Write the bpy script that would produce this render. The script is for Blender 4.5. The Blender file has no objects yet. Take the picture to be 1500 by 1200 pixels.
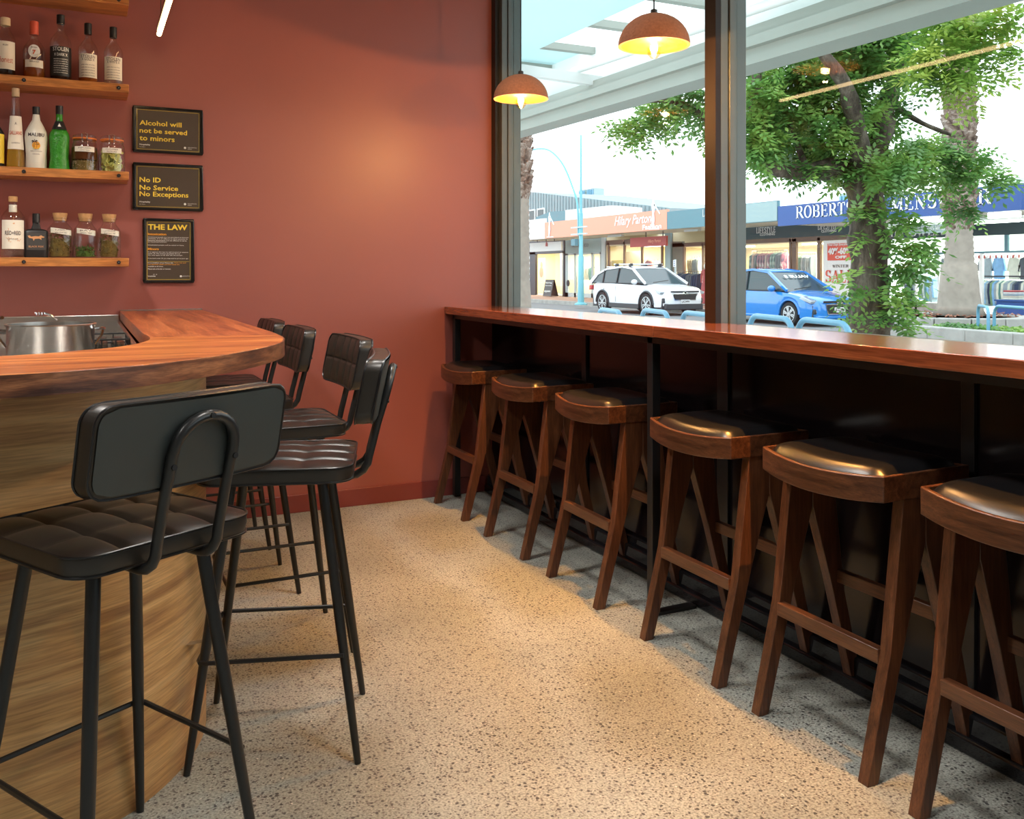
import bpy, bmesh, math, random
from mathutils import Vector, Matrix
S=bpy.context.scene
C=S.collection
random.seed(7)
PI=math.pi
# ------------------------------------------------------------------ camera, sky, lights, exposure
FPX,HOR,CAMZ=1312.0,400.0,1.25
TH=math.atan(626/FPX); SN,CS=math.sin(TH),math.cos(TH)
cam=bpy.data.cameras.new('camera'); camo=bpy.data.objects.new('camera',cam); C.objects.link(camo)
camo.location=(0,0,CAMZ); camo.rotation_euler=(PI/2,0,-TH)
cam.sensor_fit='HORIZONTAL'; cam.sensor_width=36; cam.lens=FPX/1500*36; cam.shift_y=(HOR-600)/1500
cam.clip_start=.05; cam.clip_end=500
S.camera=camo
S.view_settings.view_transform='Standard'; S.view_settings.look='None'
S.view_settings.exposure=0.66; S.view_settings.gamma=1.0; S.view_settings.use_curve_mapping=False
W=bpy.data.worlds.new('overcast_sky'); S.world=W; W.use_nodes=True
wn=W.node_tree.nodes; wl=W.node_tree.links
bg=wn['Background']; bg.inputs[1].default_value=2.05
_tc=wn.new('ShaderNodeTexCoord'); _sp=wn.new('ShaderNodeSeparateXYZ'); _cr=wn.new('ShaderNodeValToRGB')
wl.new(_tc.outputs['Generated'],_sp.inputs[0]); wl.new(_sp.outputs[2],_cr.inputs[0]); wl.new(_cr.outputs[0],bg.inputs[0])
_cr.color_ramp.elements[0].color=(.90,.96,1,1); _cr.color_ramp.elements[1].color=(.80,.90,1,1)
S.cycles.max_bounces=10; S.cycles.transparent_max_bounces=24; S.cycles.diffuse_bounces=4
S.cycles.use_denoising=True
S.cycles.sample_clamp_indirect=6
def area(name,loc,rot,sx,sy,power,col,spread=PI):
    l=bpy.data.lights.new(name,'AREA'); l.shape='RECTANGLE'; l.size=sx; l.size_y=sy; l.energy=power; l.color=col; l.spread=spread
    o=bpy.data.objects.new(name,l); C.objects.link(o); o.location=loc; o.rotation_euler=rot; return o
WARM=(1,.80,.58)
CEIL=3.05
# unseen ceiling lamps added to fill the room and brighten the shelves (light goes straight down from the ceiling)
for _x,_y,_p in [(-.85,2.9,36),(.95,3.1,10),(.95,1.3,12),(.95,-.8,10),(-1.6,.9,14),(-1.6,-1.2,8)]:
    area('fill_light',(_x,_y,CEIL-.03),(0,0,0),.30,.30,_p,(1,.95,.89),math.radians(125))
# ------------------------------------------------------------------ helpers
def ray(px,py):
    a=(px-750)/FPX; return Vector((SN+CS*a, CS-SN*a,(HOR-py)/FPX))
def atx(px,py,X):
    r=ray(px,py); t=X/r.x; return Vector((X,r.y*t,CAMZ+r.z*t))
def aty(px,py,Y):
    r=ray(px,py); t=Y/r.y; return Vector((r.x*t,Y,CAMZ+r.z*t))
def atz(px,py,z):
    r=ray(px,py); t=(z-CAMZ)/r.z; return Vector((r.x*t,r.y*t,z))
def atd(px,py,d):
    r=ray(px,py); return Vector((r.x*d,r.y*d,CAMZ+r.z*d))
ORI={}
class MB:
    def __init__(s): s.v=[]; s.f=[]
    def add(s,vs,fs):
        n=len(s.v); s.v+=[tuple(p) for p in vs]; s.f+=[tuple(i+n for i in f) for f in fs]; return s
    def box(s,x0,x1,y0,y1,z0,z1):
        if x0>x1:x0,x1=x1,x0
        if y0>y1:y0,y1=y1,y0
        if z0>z1:z0,z1=z1,z0
        return s.add([(x0,y0,z0),(x1,y0,z0),(x1,y1,z0),(x0,y1,z0),(x0,y0,z1),(x1,y0,z1),(x1,y1,z1),(x0,y1,z1)],
          [(0,3,2,1),(4,5,6,7),(0,1,5,4),(1,2,6,5),(2,3,7,6),(3,0,4,7)])
    def bar(s,p,q,w,h,up=(0,0,1)):
        p=Vector(p);q=Vector(q);d=(q-p).normalized();u=Vector(up)
        a=d.cross(u)
        if a.length<1e-4:a=d.cross(Vector((0,1,0)))
        a.normalize();b=a.cross(d).normalized();a*=w/2;b*=h/2
        return s.add([p-a-b,p+a-b,p+a+b,p-a+b,q-a-b,q+a-b,q+a+b,q-a+b],[(0,1,2,3),(4,7,6,5),(0,4,5,1),(1,5,6,2),(2,6,7,3),(3,7,4,0)])
    def tube(s,pts,r,n=10,closed=False):
        pts=[Vector(p) for p in pts];m=len(pts)
        rr=r if isinstance(r,(list,tuple)) else [r]*m
        ref=None;rings=[]
        for i,p in enumerate(pts):
            if closed: t=(pts[(i+1)%m]-pts[i-1]).normalized()
            else: t=(pts[min(i+1,m-1)]-pts[max(i-1,0)]).normalized()
            if ref is None:
                ref=Vector((0,0,1)) if abs(t.z)<.9 else Vector((1,0,0))
            a=(ref-t*ref.dot(t)).normalized();ref=a;b=t.cross(a)
            rings.append([p+(a*math.cos(k*2*PI/n)+b*math.sin(k*2*PI/n))*rr[i] for k in range(n)])
        vs=[v for R in rings for v in R];fs=[]
        for i in range(m if closed else m-1):
            j=(i+1)%m
            for k in range(n):
                l=(k+1)%n;fs.append((i*n+k,i*n+l,j*n+l,j*n+k))
        if not closed: fs+= [tuple(range(n-1,-1,-1)),tuple((m-1)*n+k for k in range(n))]
        return s.add(vs,fs)
    def lathe(s,prof,c=(0,0,0),n=24,sx=1,sy=1,pw=None):
        m=len(prof);vs=[];fs=[]
        for r,z in prof:
            for k in range(n):
                a=2*PI*k/n;ca,sa=math.cos(a),math.sin(a)
                if pw: ca,sa=math.copysign(abs(ca)**pw,ca),math.copysign(abs(sa)**pw,sa)
                vs.append((c[0]+r*ca*sx,c[1]+r*sa*sy,c[2]+z))
        for i in range(m-1):
            for k in range(n):
                l=(k+1)%n;fs.append((i*n+k,i*n+l,(i+1)*n+l,(i+1)*n+k))
        if prof[0][0]>1e-5: fs.append(tuple(range(n-1,-1,-1)))
        if prof[-1][0]>1e-5: fs.append(tuple((m-1)*n+k for k in range(n)))
        return s.add(vs,fs)
    def prism(s,poly,h0,h1,plane='xy'):
        n=len(poly)
        A=sum(poly[i][0]*poly[(i+1)%n][1]-poly[(i+1)%n][0]*poly[i][1] for i in range(n))
        if A<0: poly=poly[::-1]
        if plane=='xy': f=lambda a,b,h:(a,b,h)
        elif plane=='xz': f=lambda a,b,h:(a,h,b)
        else: f=lambda a,b,h:(h,a,b)
        vs=[f(a,b,h0) for a,b in poly]+[f(a,b,h1) for a,b in poly]
        fs=[tuple(range(n-1,-1,-1)),tuple(range(n,2*n))]+[(i,(i+1)%n,n+(i+1)%n,n+i) for i in range(n)]
        return s.add(vs,fs)
    def ball(s,c,r,n=12,m=8):
        if not isinstance(r,(tuple,list)): r=(r,r,r)
        k=len(s.v); s.lathe([(math.sin(PI*i/m),-math.cos(PI*i/m)) for i in range(m+1)],(0,0,0),n)
        for i in range(k,len(s.v)):
            x,y,z=s.v[i]; s.v[i]=(c[0]+x*r[0],c[1]+y*r[1],c[2]+z*r[2])
        return s
    def build(s,name,mat,parent=None,local=False,bevel=0,smooth=True,ang=35,norm=True):
        me=bpy.data.meshes.new(name)
        o=ORI.get(parent,Vector()) if (parent and not local) else Vector()
        me.from_pydata([(v[0]-o.x,v[1]-o.y,v[2]-o.z) for v in s.v],[],s.f)
        if norm:
            bm=bmesh.new();bm.from_mesh(me)
            bmesh.ops.remove_doubles(bm,verts=bm.verts,dist=1e-5)
            bmesh.ops.recalc_face_normals(bm,faces=bm.faces);bm.to_mesh(me);bm.free()
        if smooth:
            me.polygons.foreach_set('use_smooth',[True]*len(me.polygons)); me.set_sharp_from_angle(angle=math.radians(ang))
        me.update(); me.materials.append(mat)
        ob=bpy.data.objects.new(name,me); C.objects.link(ob)
        if parent: ob.parent=parent; ORI[ob]=ORI.get(parent,Vector())
        if bevel:
            m=ob.modifiers.new('bevel','BEVEL');m.width=bevel;m.segments=2;m.limit_method='ANGLE';m.angle_limit=math.radians(40)
        return ob
def tag(o,label=None,cat=None,group=None,kind=None):
    if label:o['label']=label
    if cat:o['category']=cat
    if group:o['group']=group
    if kind:o['kind']=kind
    return o
def thing(name,label,cat,loc=(0,0,0),rz=0,group=None):
    o=bpy.data.objects.new(name,None);C.objects.link(o);o.location=loc;o.rotation_euler=(0,0,rz);o.empty_display_size=.1
    ORI[o]=Vector(loc); return tag(o,label,cat,group)
def struct(o): o['kind']='structure'; return o
KIDS={}
def children(o): return [x for x in bpy.data.objects if x.parent==o]
def copy_tree(o,parent=None):
    kids=KIDS.setdefault(o.name,children(o))
    c=o.copy();C.objects.link(c);c.parent=parent
    for ch in kids: copy_tree(ch,c)
    return c
# ---- text
def textmesh(body,bold=0.0,shear=0,res=2):
    cu=bpy.data.curves.new('t','FONT');cu.body=body;cu.offset=bold;cu.resolution_u=res;cu.align_x='LEFT';cu.shear=shear
    o=bpy.data.objects.new('t',cu);C.objects.link(o)
    bpy.context.view_layer.update()
    me=bpy.data.meshes.new_from_object(o)
    vs=[v.co.copy() for v in me.vertices];fs=[tuple(p.vertices) for p in me.polygons]
    bpy.data.objects.remove(o);bpy.data.curves.remove(cu);bpy.data.meshes.remove(me)
    return vs,fs
def fit(vs,w,h):
    x0=min(v[0] for v in vs);x1=max(v[0] for v in vs);y0=min(v[1] for v in vs);y1=max(v[1] for v in vs)
    sy=h/(y1-y0) if h else None; sx=w/(x1-x0) if w else None
    sx=sx or sy; sy=sy or sx
    return [((v[0]-x0)*sx,(v[1]-y0)*sy) for v in vs]
def addtext(mb,body,o,xd,w=None,h=None,bold=0.01,shear=0,up=(0,0,1),glyph=None):
    vs,fs=(glyph or textmesh)(body,bold,shear) if not glyph else glyph(body)
    xd=Vector(xd).normalized();up=Vector(up);o=Vector(o)
    mb.add([o+xd*a+up*b for a,b in fit(vs,w,h)],fs)
def wraptext(mb,body,c,R,ang,z,w=None,h=None,bold=.01,shear=0):
    # lettering wrapped round a bottle; ang = direction it faces
    vs,fs=textmesh(body,bold,shear);q=fit(vs,w,h);W_=max(a for a,b in q)
    out=[]
    for a,b in q:
        t=ang+(a-W_/2)/R
        out.append((c[0]+R*math.cos(t),c[1]+R*math.sin(t),c[2]+z+b))
    mb.add(out,fs)
def serif(body):
    V=[];Fs=[];x0=0
    def rib(pts,wd):
        n=len(V);m=len(pts)
        for i,(x,y) in enumerate(pts):
            a=pts[max(i-1,0)];b=pts[min(i+1,m-1)];dx,dy=b[0]-a[0],b[1]-a[1];l=math.hypot(dx,dy) or 1
            w_=wd[i] if isinstance(wd,list) else wd
            V.append((x0+x-dy/l*w_/2,y+dx/l*w_/2,0));V.append((x0+x+dy/l*w_/2,y-dx/l*w_/2,0))
        for i in range(m-1): Fs.append((n+2*i,n+2*i+1,n+2*i+3,n+2*i+2))
    def srf(x,y,w=.3): rib([(x-w/2,y),(x+w/2,y)],.07)
    def stem(x,t=.17,a=0,b=1): rib([(x,a),(x,b)],t)
    def arc(cx,cy,rx,ry,a0,a1,th=.18,tn=.06,n=14):
        P=[];Wd=[]
        for i in range(n+1):
            a=math.radians(a0+(a1-a0)*i/n);P.append((cx+rx*math.cos(a),cy+ry*math.sin(a)));Wd.append(tn+(th-tn)*abs(math.cos(a)))
        rib(P,Wd)
    for ch in body:
        w=.8
        if ch==' ': x0+=.5;continue
        if ch in 'RB': 
            stem(.16);srf(.16,.965,.3);srf(.16,.035,.3);rib([(.16,.965),(.42,.965)],.06);rib([(.16,.5),(.42,.5)],.06);arc(.42,.735,.2,.23,90,-90)
            if ch=='R': rib([(.4,.5),(.74,.03)],.17);srf(.76,.035,.18)
            else: rib([(.16,.035),(.42,.035)],.06);arc(.42,.27,.24,.235,90,-90)
        elif ch=='O': arc(.42,.5,.32,.47,0,360,n=26);w=.86
        elif ch in 'EF':
            stem(.16);srf(.16,.965);srf(.16,.035);rib([(.16,.965),(.62,.965)],.07);rib([(.16,.5),(.5,.5)],.06);rib([(.61,.97),(.61,.78)],.07);rib([(.5,.6),(.5,.4)],.06)
            if ch=='E': rib([(.16,.035),(.64,.035)],.07);rib([(.64,.03),(.64,.24)],.07)
            w=.74
        elif ch=='L': stem(.16);srf(.16,.965);srf(.16,.035);rib([(.16,.035),(.6,.035)],.07);rib([(.6,.03),(.6,.26)],.07);w=.7
        elif ch=='I': stem(.16);srf(.16,.965);srf(.16,.035);w=.36
        elif ch=='T': stem(.38);srf(.38,.035);rib([(.05,.965),(.71,.965)],.07);rib([(.06,.97),(.06,.74)],.07);rib([(.7,.97),(.7,.74)],.07);w=.78
        elif ch=='S': arc(.33,.74,.22,.225,20,180,n=10);arc(.33,.74,.22,.21,180,270,n=6);arc(.33,.28,.24,.25,90,0,n=6);arc(.33,.28,.24,.245,0,-160,n=10);rib([(.55,.98),(.55,.72)],.06);rib([(.09,.04),(.09,.3)],.06);w=.66
        elif ch=='N': stem(.14,.07);stem(.7,.07);rib([(.1,.97),(.7,.03)],.18);srf(.12,.965,.24);srf(.14,.035,.24);srf(.7,.965,.24);w=.86
        elif ch=='M': stem(.14,.07);stem(.8,.17);rib([(.12,.97),(.46,.05)],.18);rib([(.46,.05),(.8,.97)],.07);srf(.1,.965,.2);srf(.14,.035,.24);srf(.84,.965,.24);srf(.8,.035,.3);w=1.0
        elif ch=='W': rib([(.1,.97),(.32,.03)],.17);rib([(.32,.03),(.52,.97)],.07);rib([(.46,.97),(.7,.03)],.17);rib([(.7,.03),(.94,.97)],.07);srf(.1,.965,.26);srf(.5,.965,.26);srf(.94,.965,.22);w=1.04
        elif ch=='A': rib([(.1,.03),(.4,.97)],.07);rib([(.4,.97),(.7,.03)],.18);rib([(.2,.34),(.58,.34)],.06);srf(.1,.035,.24);srf(.7,.035,.28);w=.82
        elif ch=='Y': rib([(.08,.97),(.38,.45)],.17);rib([(.38,.45),(.68,.97)],.07);stem(.38,.17,0,.48);srf(.38,.035);srf(.08,.965,.24);srf(.68,.965,.2);w=.78
        x0+=w+.06
    return V,Fs
# ---- materials
def mk(name):
    m=bpy.data.materials.new(name);m.use_nodes=True;nt=m.node_tree;b=nt.nodes['Principled BSDF'];return m,nt,b
def col(c): return (c[0],c[1],c[2],1)
def plain(name,c,rough=.5,metal=0,emit=None,es=1,noise=0,nscale=20,bump=0,spec=.5,coat=0):
    m,nt,b=mk(name);N,L=nt.nodes,nt.links
    b.inputs['Base Color'].default_value=col(c);b.inputs['Roughness'].default_value=rough;b.inputs['Metallic'].default_value=metal
    b.inputs['Specular IOR Level'].default_value=spec;b.inputs['Coat Weight'].default_value=coat
    if emit: b.inputs['Emission Color'].default_value=col(emit);b.inputs['Emission Strength'].default_value=es
    tc=N.new('ShaderNodeTexCoord');nz=N.new('ShaderNodeTexNoise');nz.inputs['Scale'].default_value=nscale;nz.inputs['Detail'].default_value=4
    L.new(tc.outputs['Object'],nz.inputs['Vector'])
    mx=N.new('ShaderNodeMix');mx.data_type='RGBA';k=noise or .06
    mx.inputs['A'].default_value=col([x*(1-k) for x in c]);mx.inputs['B'].default_value=col([min(1,x*(1+k)) for x in c])
    L.new(nz.outputs['Fac'],mx.inputs['Factor']);L.new(mx.outputs['Result'],b.inputs['Base Color'])
    if bump:
        bp=N.new('ShaderNodeBump');bp.inputs['Strength'].default_value=bump;bp.inputs['Distance'].default_value=.004
        L.new(nz.outputs['Fac'],bp.inputs['Height']);L.new(bp.outputs['Normal'],b.inputs['Normal'])
    return m
def wood(name,dark,mid,light,scl=(2,2,24),rough=.35,coat=0,sc=1.0,bump=.08,gr=.7):
    m,nt,b=mk(name);N,L=nt.nodes,nt.links
    tc=N.new('ShaderNodeTexCoord');mp=N.new('ShaderNodeMapping');mp.inputs['Scale'].default_value=[a*sc for a in scl]
    L.new(tc.outputs['Object'],mp.inputs['Vector'])
    n1=N.new('ShaderNodeTexNoise');n1.inputs['Scale'].default_value=1.0;n1.inputs['Detail'].default_value=6;n1.inputs['Distortion'].default_value=.6
    n2=N.new('ShaderNodeTexNoise');n2.inputs['Scale'].default_value=7.0;n2.inputs['Detail'].default_value=5;n2.inputs['Distortion'].default_value=.2
    L.new(mp.outputs[0],n1.inputs['Vector']);L.new(mp.outputs[0],n2.inputs['Vector'])
    r=N.new('ShaderNodeValToRGB');e=r.color_ramp.elements;e[0].position=.3;e[0].color=col(dark);e[1].position=.72;e[1].color=col(light)
    k=e.new(.5);k.color=col(mid);L.new(n1.outputs['Fac'],r.inputs[0])
    mx=N.new('ShaderNodeMix');mx.data_type='RGBA';mx.blend_type='MULTIPLY';mx.inputs['Factor'].default_value=gr
    r2=N.new('ShaderNodeValToRGB');r2.color_ramp.elements[0].position=.35;r2.color_ramp.elements[0].color=(.45,.42,.4,1);r2.color_ramp.elements[1].position=.6;r2.color_ramp.elements[1].color=(1,1,1,1)
    L.new(n2.outputs['Fac'],r2.inputs[0]);L.new(r.outputs[0],mx.inputs['A']);L.new(r2.outputs[0],mx.inputs['B'])
    L.new(mx.outputs['Result'],b.inputs['Base Color']);b.inputs['Roughness'].default_value=rough;b.inputs['Coat Weight'].default_value=coat;b.inputs['Coat Roughness'].default_value=.12
    bp=N.new('ShaderNodeBump');bp.inputs['Strength'].default_value=bump;bp.inputs['Distance'].default_value=.002;L.new(n2.outputs['Fac'],bp.inputs['Height']);L.new(bp.outputs[0],b.inputs['Normal'])
    return m
def glassy(name,tint=(1,1,1),refl=.04,edge=.9,rough=.0,power=4):
    m=bpy.data.materials.new(name);m.use_nodes=True;nt=m.node_tree;N,L=nt.nodes,nt.links;N.clear()
    o=N.new('ShaderNodeOutputMaterial');t=N.new('ShaderNodeBsdfTransparent');t.inputs[0].default_value=col(tint)
    g=N.new('ShaderNodeBsdfGlossy');g.inputs['Roughness'].default_value=rough
    lw=N.new('ShaderNodeLayerWeight');lw.inputs[0].default_value=.5
    p=N.new('ShaderNodeMath');p.operation='POWER';p.inputs[1].default_value=power;L.new(lw.outputs['Facing'],p.inputs[0])
    a=N.new('ShaderNodeMath');a.operation='MULTIPLY_ADD';a.inputs[1].default_value=edge;a.inputs[2].default_value=refl;L.new(p.outputs[0],a.inputs[0])
    mx=N.new('ShaderNodeMixShader');L.new(a.outputs[0],mx.inputs[0]);L.new(t.outputs[0],mx.inputs[1]);L.new(g.outputs[0],mx.inputs[2]);L.new(mx.outputs[0],o.inputs[0])
    return m
def liquid(name,c,dens=.5):
    m=bpy.data.materials.new(name);m.use_nodes=True;nt=m.node_tree;N,L=nt.nodes,nt.links;N.clear()
    o=N.new('ShaderNodeOutputMaterial');t=N.new('ShaderNodeBsdfTransparent');t.inputs[0].default_value=col(c)
    d=N.new('ShaderNodeBsdfTranslucent');d.inputs[0].default_value=col(c);d2=N.new('ShaderNodeBsdfDiffuse');d2.inputs[0].default_value=col(c)
    m1=N.new('ShaderNodeMixShader');L.new(d.outputs[0],m1.inputs[1]);L.new(d2.outputs[0],m1.inputs[2])
    m2=N.new('ShaderNodeMixShader');m2.inputs[0].default_value=dens;L.new(t.outputs[0],m2.inputs[1]);L.new(m1.outputs[0],m2.inputs[2]);L.new(m2.outputs[0],o.inputs[0])
    return m
def leafmat(name,a,b_,c,sc=3):
    m=bpy.data.materials.new(name);m.use_nodes=True;nt=m.node_tree;N,L=nt.nodes,nt.links;N.clear()
    o=N.new('ShaderNodeOutputMaterial');tc=N.new('ShaderNodeTexCoord');nz=N.new('ShaderNodeTexNoise');nz.inputs['Scale'].default_value=sc;nz.inputs['Detail'].default_value=5
    L.new(tc.outputs['Object'],nz.inputs['Vector']);r=N.new('ShaderNodeValToRGB');e=r.color_ramp.elements;e[0].position=.35;e[0].color=col(a);e[1].position=.66;e[1].color=col(c);k=e.new(.5);k.color=col(b_)
    L.new(nz.outputs['Fac'],r.inputs[0]);d=N.new('ShaderNodeBsdfDiffuse');t=N.new('ShaderNodeBsdfTranslucent');g=N.new('ShaderNodeBsdfGlossy');g.inputs['Roughness'].default_value=.4
    L.new(r.outputs[0],d.inputs[0]);L.new(r.outputs[0],t.inputs[0]);m1=N.new('ShaderNodeMixShader');m1.inputs[0].default_value=.45;L.new(d.outputs[0],m1.inputs[1]);L.new(t.outputs[0],m1.inputs[2])
    m2=N.new('ShaderNodeMixShader');m2.inputs[0].default_value=.06;L.new(m1.outputs[0],m2.inputs[1]);L.new(g.outputs[0],m2.inputs[2]);L.new(m2.outputs[0],o.inputs[0]);return m
def floormat():
    m,nt,b=mk('ground_concrete');N,L=nt.nodes,nt.links
    tc=N.new('ShaderNodeTexCoord')
    def vor(sc,lo,hi):
        nz=N.new('ShaderNodeTexNoise');nz.inputs['Scale'].default_value=sc*1.3;nz.inputs['Detail'].default_value=1
        mxv=N.new('ShaderNodeMix');mxv.data_type='VECTOR';mxv.inputs['Factor'].default_value=.35/sc
        ad=N.new('ShaderNodeVectorMath');ad.operation='SCALE';ad.inputs['Scale'].default_value=.5/sc;L.new(tc.outputs['Object'],nz.inputs['Vector']);L.new(nz.outputs['Color'],ad.inputs[0])
        a2=N.new('ShaderNodeVectorMath');a2.operation='ADD';L.new(tc.outputs['Object'],a2.inputs[0]);L.new(ad.outputs[0],a2.inputs[1])
        v=N.new('ShaderNodeTexVoronoi');v.inputs['Scale'].default_value=sc;v.feature='F1';L.new(a2.outputs[0],v.inputs['Vector'])
        r=N.new('ShaderNodeMapRange');r.inputs['From Min'].default_value=lo;r.inputs['From Max'].default_value=hi;r.inputs['To Min'].default_value=1;r.inputs['To Max'].default_value=0
        L.new(v.outputs['Distance'],r.inputs['Value'])
        # only some cells hold a dark stone
        sx=N.new('ShaderNodeSeparateColor');L.new(v.outputs['Color'],sx.inputs[0])
        return r.outputs[0],sx.outputs
    base=N.new('ShaderNodeTexNoise');base.inputs['Scale'].default_value=1.6;base.inputs['Detail'].default_value=6;L.new(tc.outputs['Object'],base.inputs['Vector'])
    r0=N.new('ShaderNodeValToRGB');r0.color_ramp.elements[0].position=.3;r0.color_ramp.elements[0].color=(.245,.260,.234,1);r0.color_ramp.elements[1].position=.7;r0.color_ramp.elements[1].color=(.378,.395,.356,1)
    L.new(base.outputs['Fac'],r0.inputs[0]);cur=r0.outputs[0]
    fine=N.new('ShaderNodeTexNoise');fine.inputs['Scale'].default_value=160;fine.inputs['Detail'].default_value=3;L.new(tc.outputs['Object'],fine.inputs['Vector'])
    rf=N.new('ShaderNodeValToRGB');rf.color_ramp.elements[0].position=.36;rf.color_ramp.elements[0].color=(.5,.5,.5,1);rf.color_ramp.elements[1].position=.6;rf.color_ramp.elements[1].color=(1.2,1.2,1.2,1);L.new(fine.outputs['Fac'],rf.inputs[0])
    m0=N.new('ShaderNodeMix');m0.data_type='RGBA';m0.blend_type='MULTIPLY';m0.inputs['Factor'].default_value=.8;L.new(cur,m0.inputs['A']);L.new(rf.outputs[0],m0.inputs['B']);cur=m0.outputs['Result']
    for sc,lo,hi,thr,ch,stone in [(72,.26,.36,.36,0,(.06,.06,.062)),(120,.28,.4,.5,1,(.11,.10,.095)),(85,.25,.33,.78,2,(.58,.56,.52))]:
        msk,ch3=vor(sc,lo,hi)
        lt=N.new('ShaderNodeMath');lt.operation='GREATER_THAN' if ch==2 else 'LESS_THAN';lt.inputs[1].default_value=thr;L.new(ch3[ch],lt.inputs[0])
        ml=N.new('ShaderNodeMath');ml.operation='MULTIPLY';L.new(msk,ml.inputs[0]);L.new(lt.outputs[0],ml.inputs[1]);ml.use_clamp=True
        mx=N.new('ShaderNodeMix');mx.data_type='RGBA';L.new(ml.outputs[0],mx.inputs['Factor']);L.new(cur,mx.inputs['A']);mx.inputs['B'].default_value=col(stone);cur=mx.outputs['Result']
    L.new(cur,b.inputs['Base Color']);b.inputs['Roughness'].default_value=.42;b.inputs['Specular IOR Level'].default_value=.45
    return m
M={}
M['floor']=floormat()
M['red']=plain('red_wall_paint',(.300,.089,.072),.42,noise=.05,nscale=3,bump=.04)
M['redskirt']=plain('red_skirting_paint',(.19,.04,.035),.35)
M['plaster']=plain('grey_plaster',(.33,.30,.27),.8)
M['ceilw']=plain('dark_ceiling_paint',(.22,.19,.17),.8)
M['blackpanel']=plain('gloss_black_panel',(.007,.005,.006),.16,spec=.35)
M['steel_black']=plain('black_powder_coat',(.012,.012,.013),.35)
M['tube_black']=plain('satin_black_tube',(.014,.015,.016),.33)
M['alu']=plain('anodised_aluminium',(.115,.125,.118),.4,.3)
M['bronze']=plain('dark_bronze_frame',(.014,.007,.005),.5,0,spec=.3)
M['blackrub']=plain('black_seal',(.01,.01,.01),.5)
M['stain']=plain('brushed_stainless',(.62,.60,.57),.24,1,noise=.1,nscale=30)
M['chrome']=plain('polished_chrome',(.8,.8,.8),.08,1)
M['leather']=plain('black_vinyl',(.034,.042,.042),.42,noise=.2,nscale=9,bump=.1,spec=.6)
M['leatherb']=plain('dark_brown_vinyl',(.019,.016,.013),.36,noise=.3,nscale=9,bump=.12,spec=.6)
M['leathers']=plain('smooth_black_leather',(.007,.007,.008),.28,noise=.2,nscale=14,bump=.05,spec=.5)
M['piping']=plain('black_piping',(.012,.012,.013),.3)
M['topX']=wood('bar_timber_along_x',(.22,.045,.013),(.48,.135,.030),(.70,.25,.06),(1.6,30,30),.33,.12)
M['topY']=wood('bar_timber_along_y',(.17,.036,.013),(.38,.095,.028),(.56,.165,.05),(30,1.6,30),.30,.15)
M['edge']=wood('bar_edge_timber',(.06,.022,.014),(.19,.07,.032),(.38,.16,.07),(6,6,55),.3,.25)
M['counter']=wood('window_counter_timber',(.20,.045,.016),(.30,.075,.026),(.40,.11,.04),(26,1.4,26),.22,1.0)
M['ply']=wood('curved_plywood',(.40,.20,.08),(.66,.38,.15),(.80,.52,.24),(1.6,1.6,34),.42,.1,gr=.5)
M['shelf']=wood('shelf_timber',(.30,.09,.02),(.50,.18,.04),(.62,.26,.07),(2,22,22),.4,.1)
M['stool']=wood('stool_walnut',(.05,.016,.007),(.105,.038,.016),(.16,.062,.027),(60,60,3),.35,.15,bump=.12)
M['stoolh']=wood('stool_walnut_across',(.05,.016,.007),(.105,.038,.016),(.16,.062,.027),(60,3,60),.35,.15,bump=.12)
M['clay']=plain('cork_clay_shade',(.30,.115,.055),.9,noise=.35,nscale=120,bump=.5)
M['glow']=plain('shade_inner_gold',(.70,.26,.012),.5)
M['bulb']=plain('bulb_filament_glow',(1,.8,.5),.3,emit=(1,.62,.2),es=170)
M['bulbg']=glassy('bulb_glass',(1,.85,.6),.05,.6)
M['led']=plain('led_strip_glow',(1,.9,.7),.3,emit=(1,.66,.32),es=9)
M['pane']=glassy('window_glass',(.955,.985,.98),.024,.5)
M['shoppane']=glassy('shop_glass',(.97,.99,.99),.03,.25)
M['bglass']=glassy('clear_bottle_glass',(.97,.98,.97),.06,.7,.02,2.5)
M['amber']=liquid('amber_liquid',(.75,.25,.04),.45)
M['yell']=liquid('yellow_liquid',(.85,.55,.08),.55)
M['darkliq']=liquid('dark_liquid',(.05,.018,.01),.8)
M['clearl']=liquid('clear_liquid',(.9,.92,.9),.08)
M['greenb']=plain('green_bottle',(.035,.24,.02),.22,noise=.35,nscale=70,bump=.9)
M['whiteb']=plain('opaque_white_bottle',(.74,.72,.62),.3)
M['cream']=plain('cream_label_paper',(.80,.74,.62),.7)
M['white']=plain('white_paint',(.80,.80,.78),.5)
M['blk']=plain('black_label',(.015,.014,.014),.4)
M['ink']=plain('dark_print',(.05,.03,.03),.6)
M['redink']=plain('red_print',(.55,.08,.03),.5)
M['goldp']=plain('yellow_print',(.80,.58,.05),.5)
M['orgp']=plain('orange_print',(.75,.33,.02),.5)
M['wprint']=plain('white_print',(.78,.78,.75),.5)
M['signb']=plain('dark_sign_card',(.060,.042,.028),.35,coat=.3)
M['cork']=plain('cork',(.50,.27,.11),.9,noise=.3,nscale=90)
M['corkl']=plain('pale_stopper',(.66,.52,.33),.6)
M['redcap']=plain('red_foil_cap',(.60,.09,.045),.35)
M['orseal']=plain('orange_rubber_seal',(.85,.22,.03),.5)
M['herb']=plain('dried_herbs',(.15,.10,.02),.9,noise=.6,nscale=60)
M['greenh']=plain('green_leaves_in_jar',(.06,.13,.015),.8,noise=.6,nscale=60)
M['straw']=plain('dried_petals',(.50,.38,.28),.9,noise=.5,nscale=80)
M['brownl']=liquid('brown_infusion',(.25,.09,.03),.75)
M['pickle']=plain('pale_slices',(.55,.55,.16),.5,noise=.3,nscale=40)
M['copper']=plain('copper_print',(.72,.36,.16),.4,.3)
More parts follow.
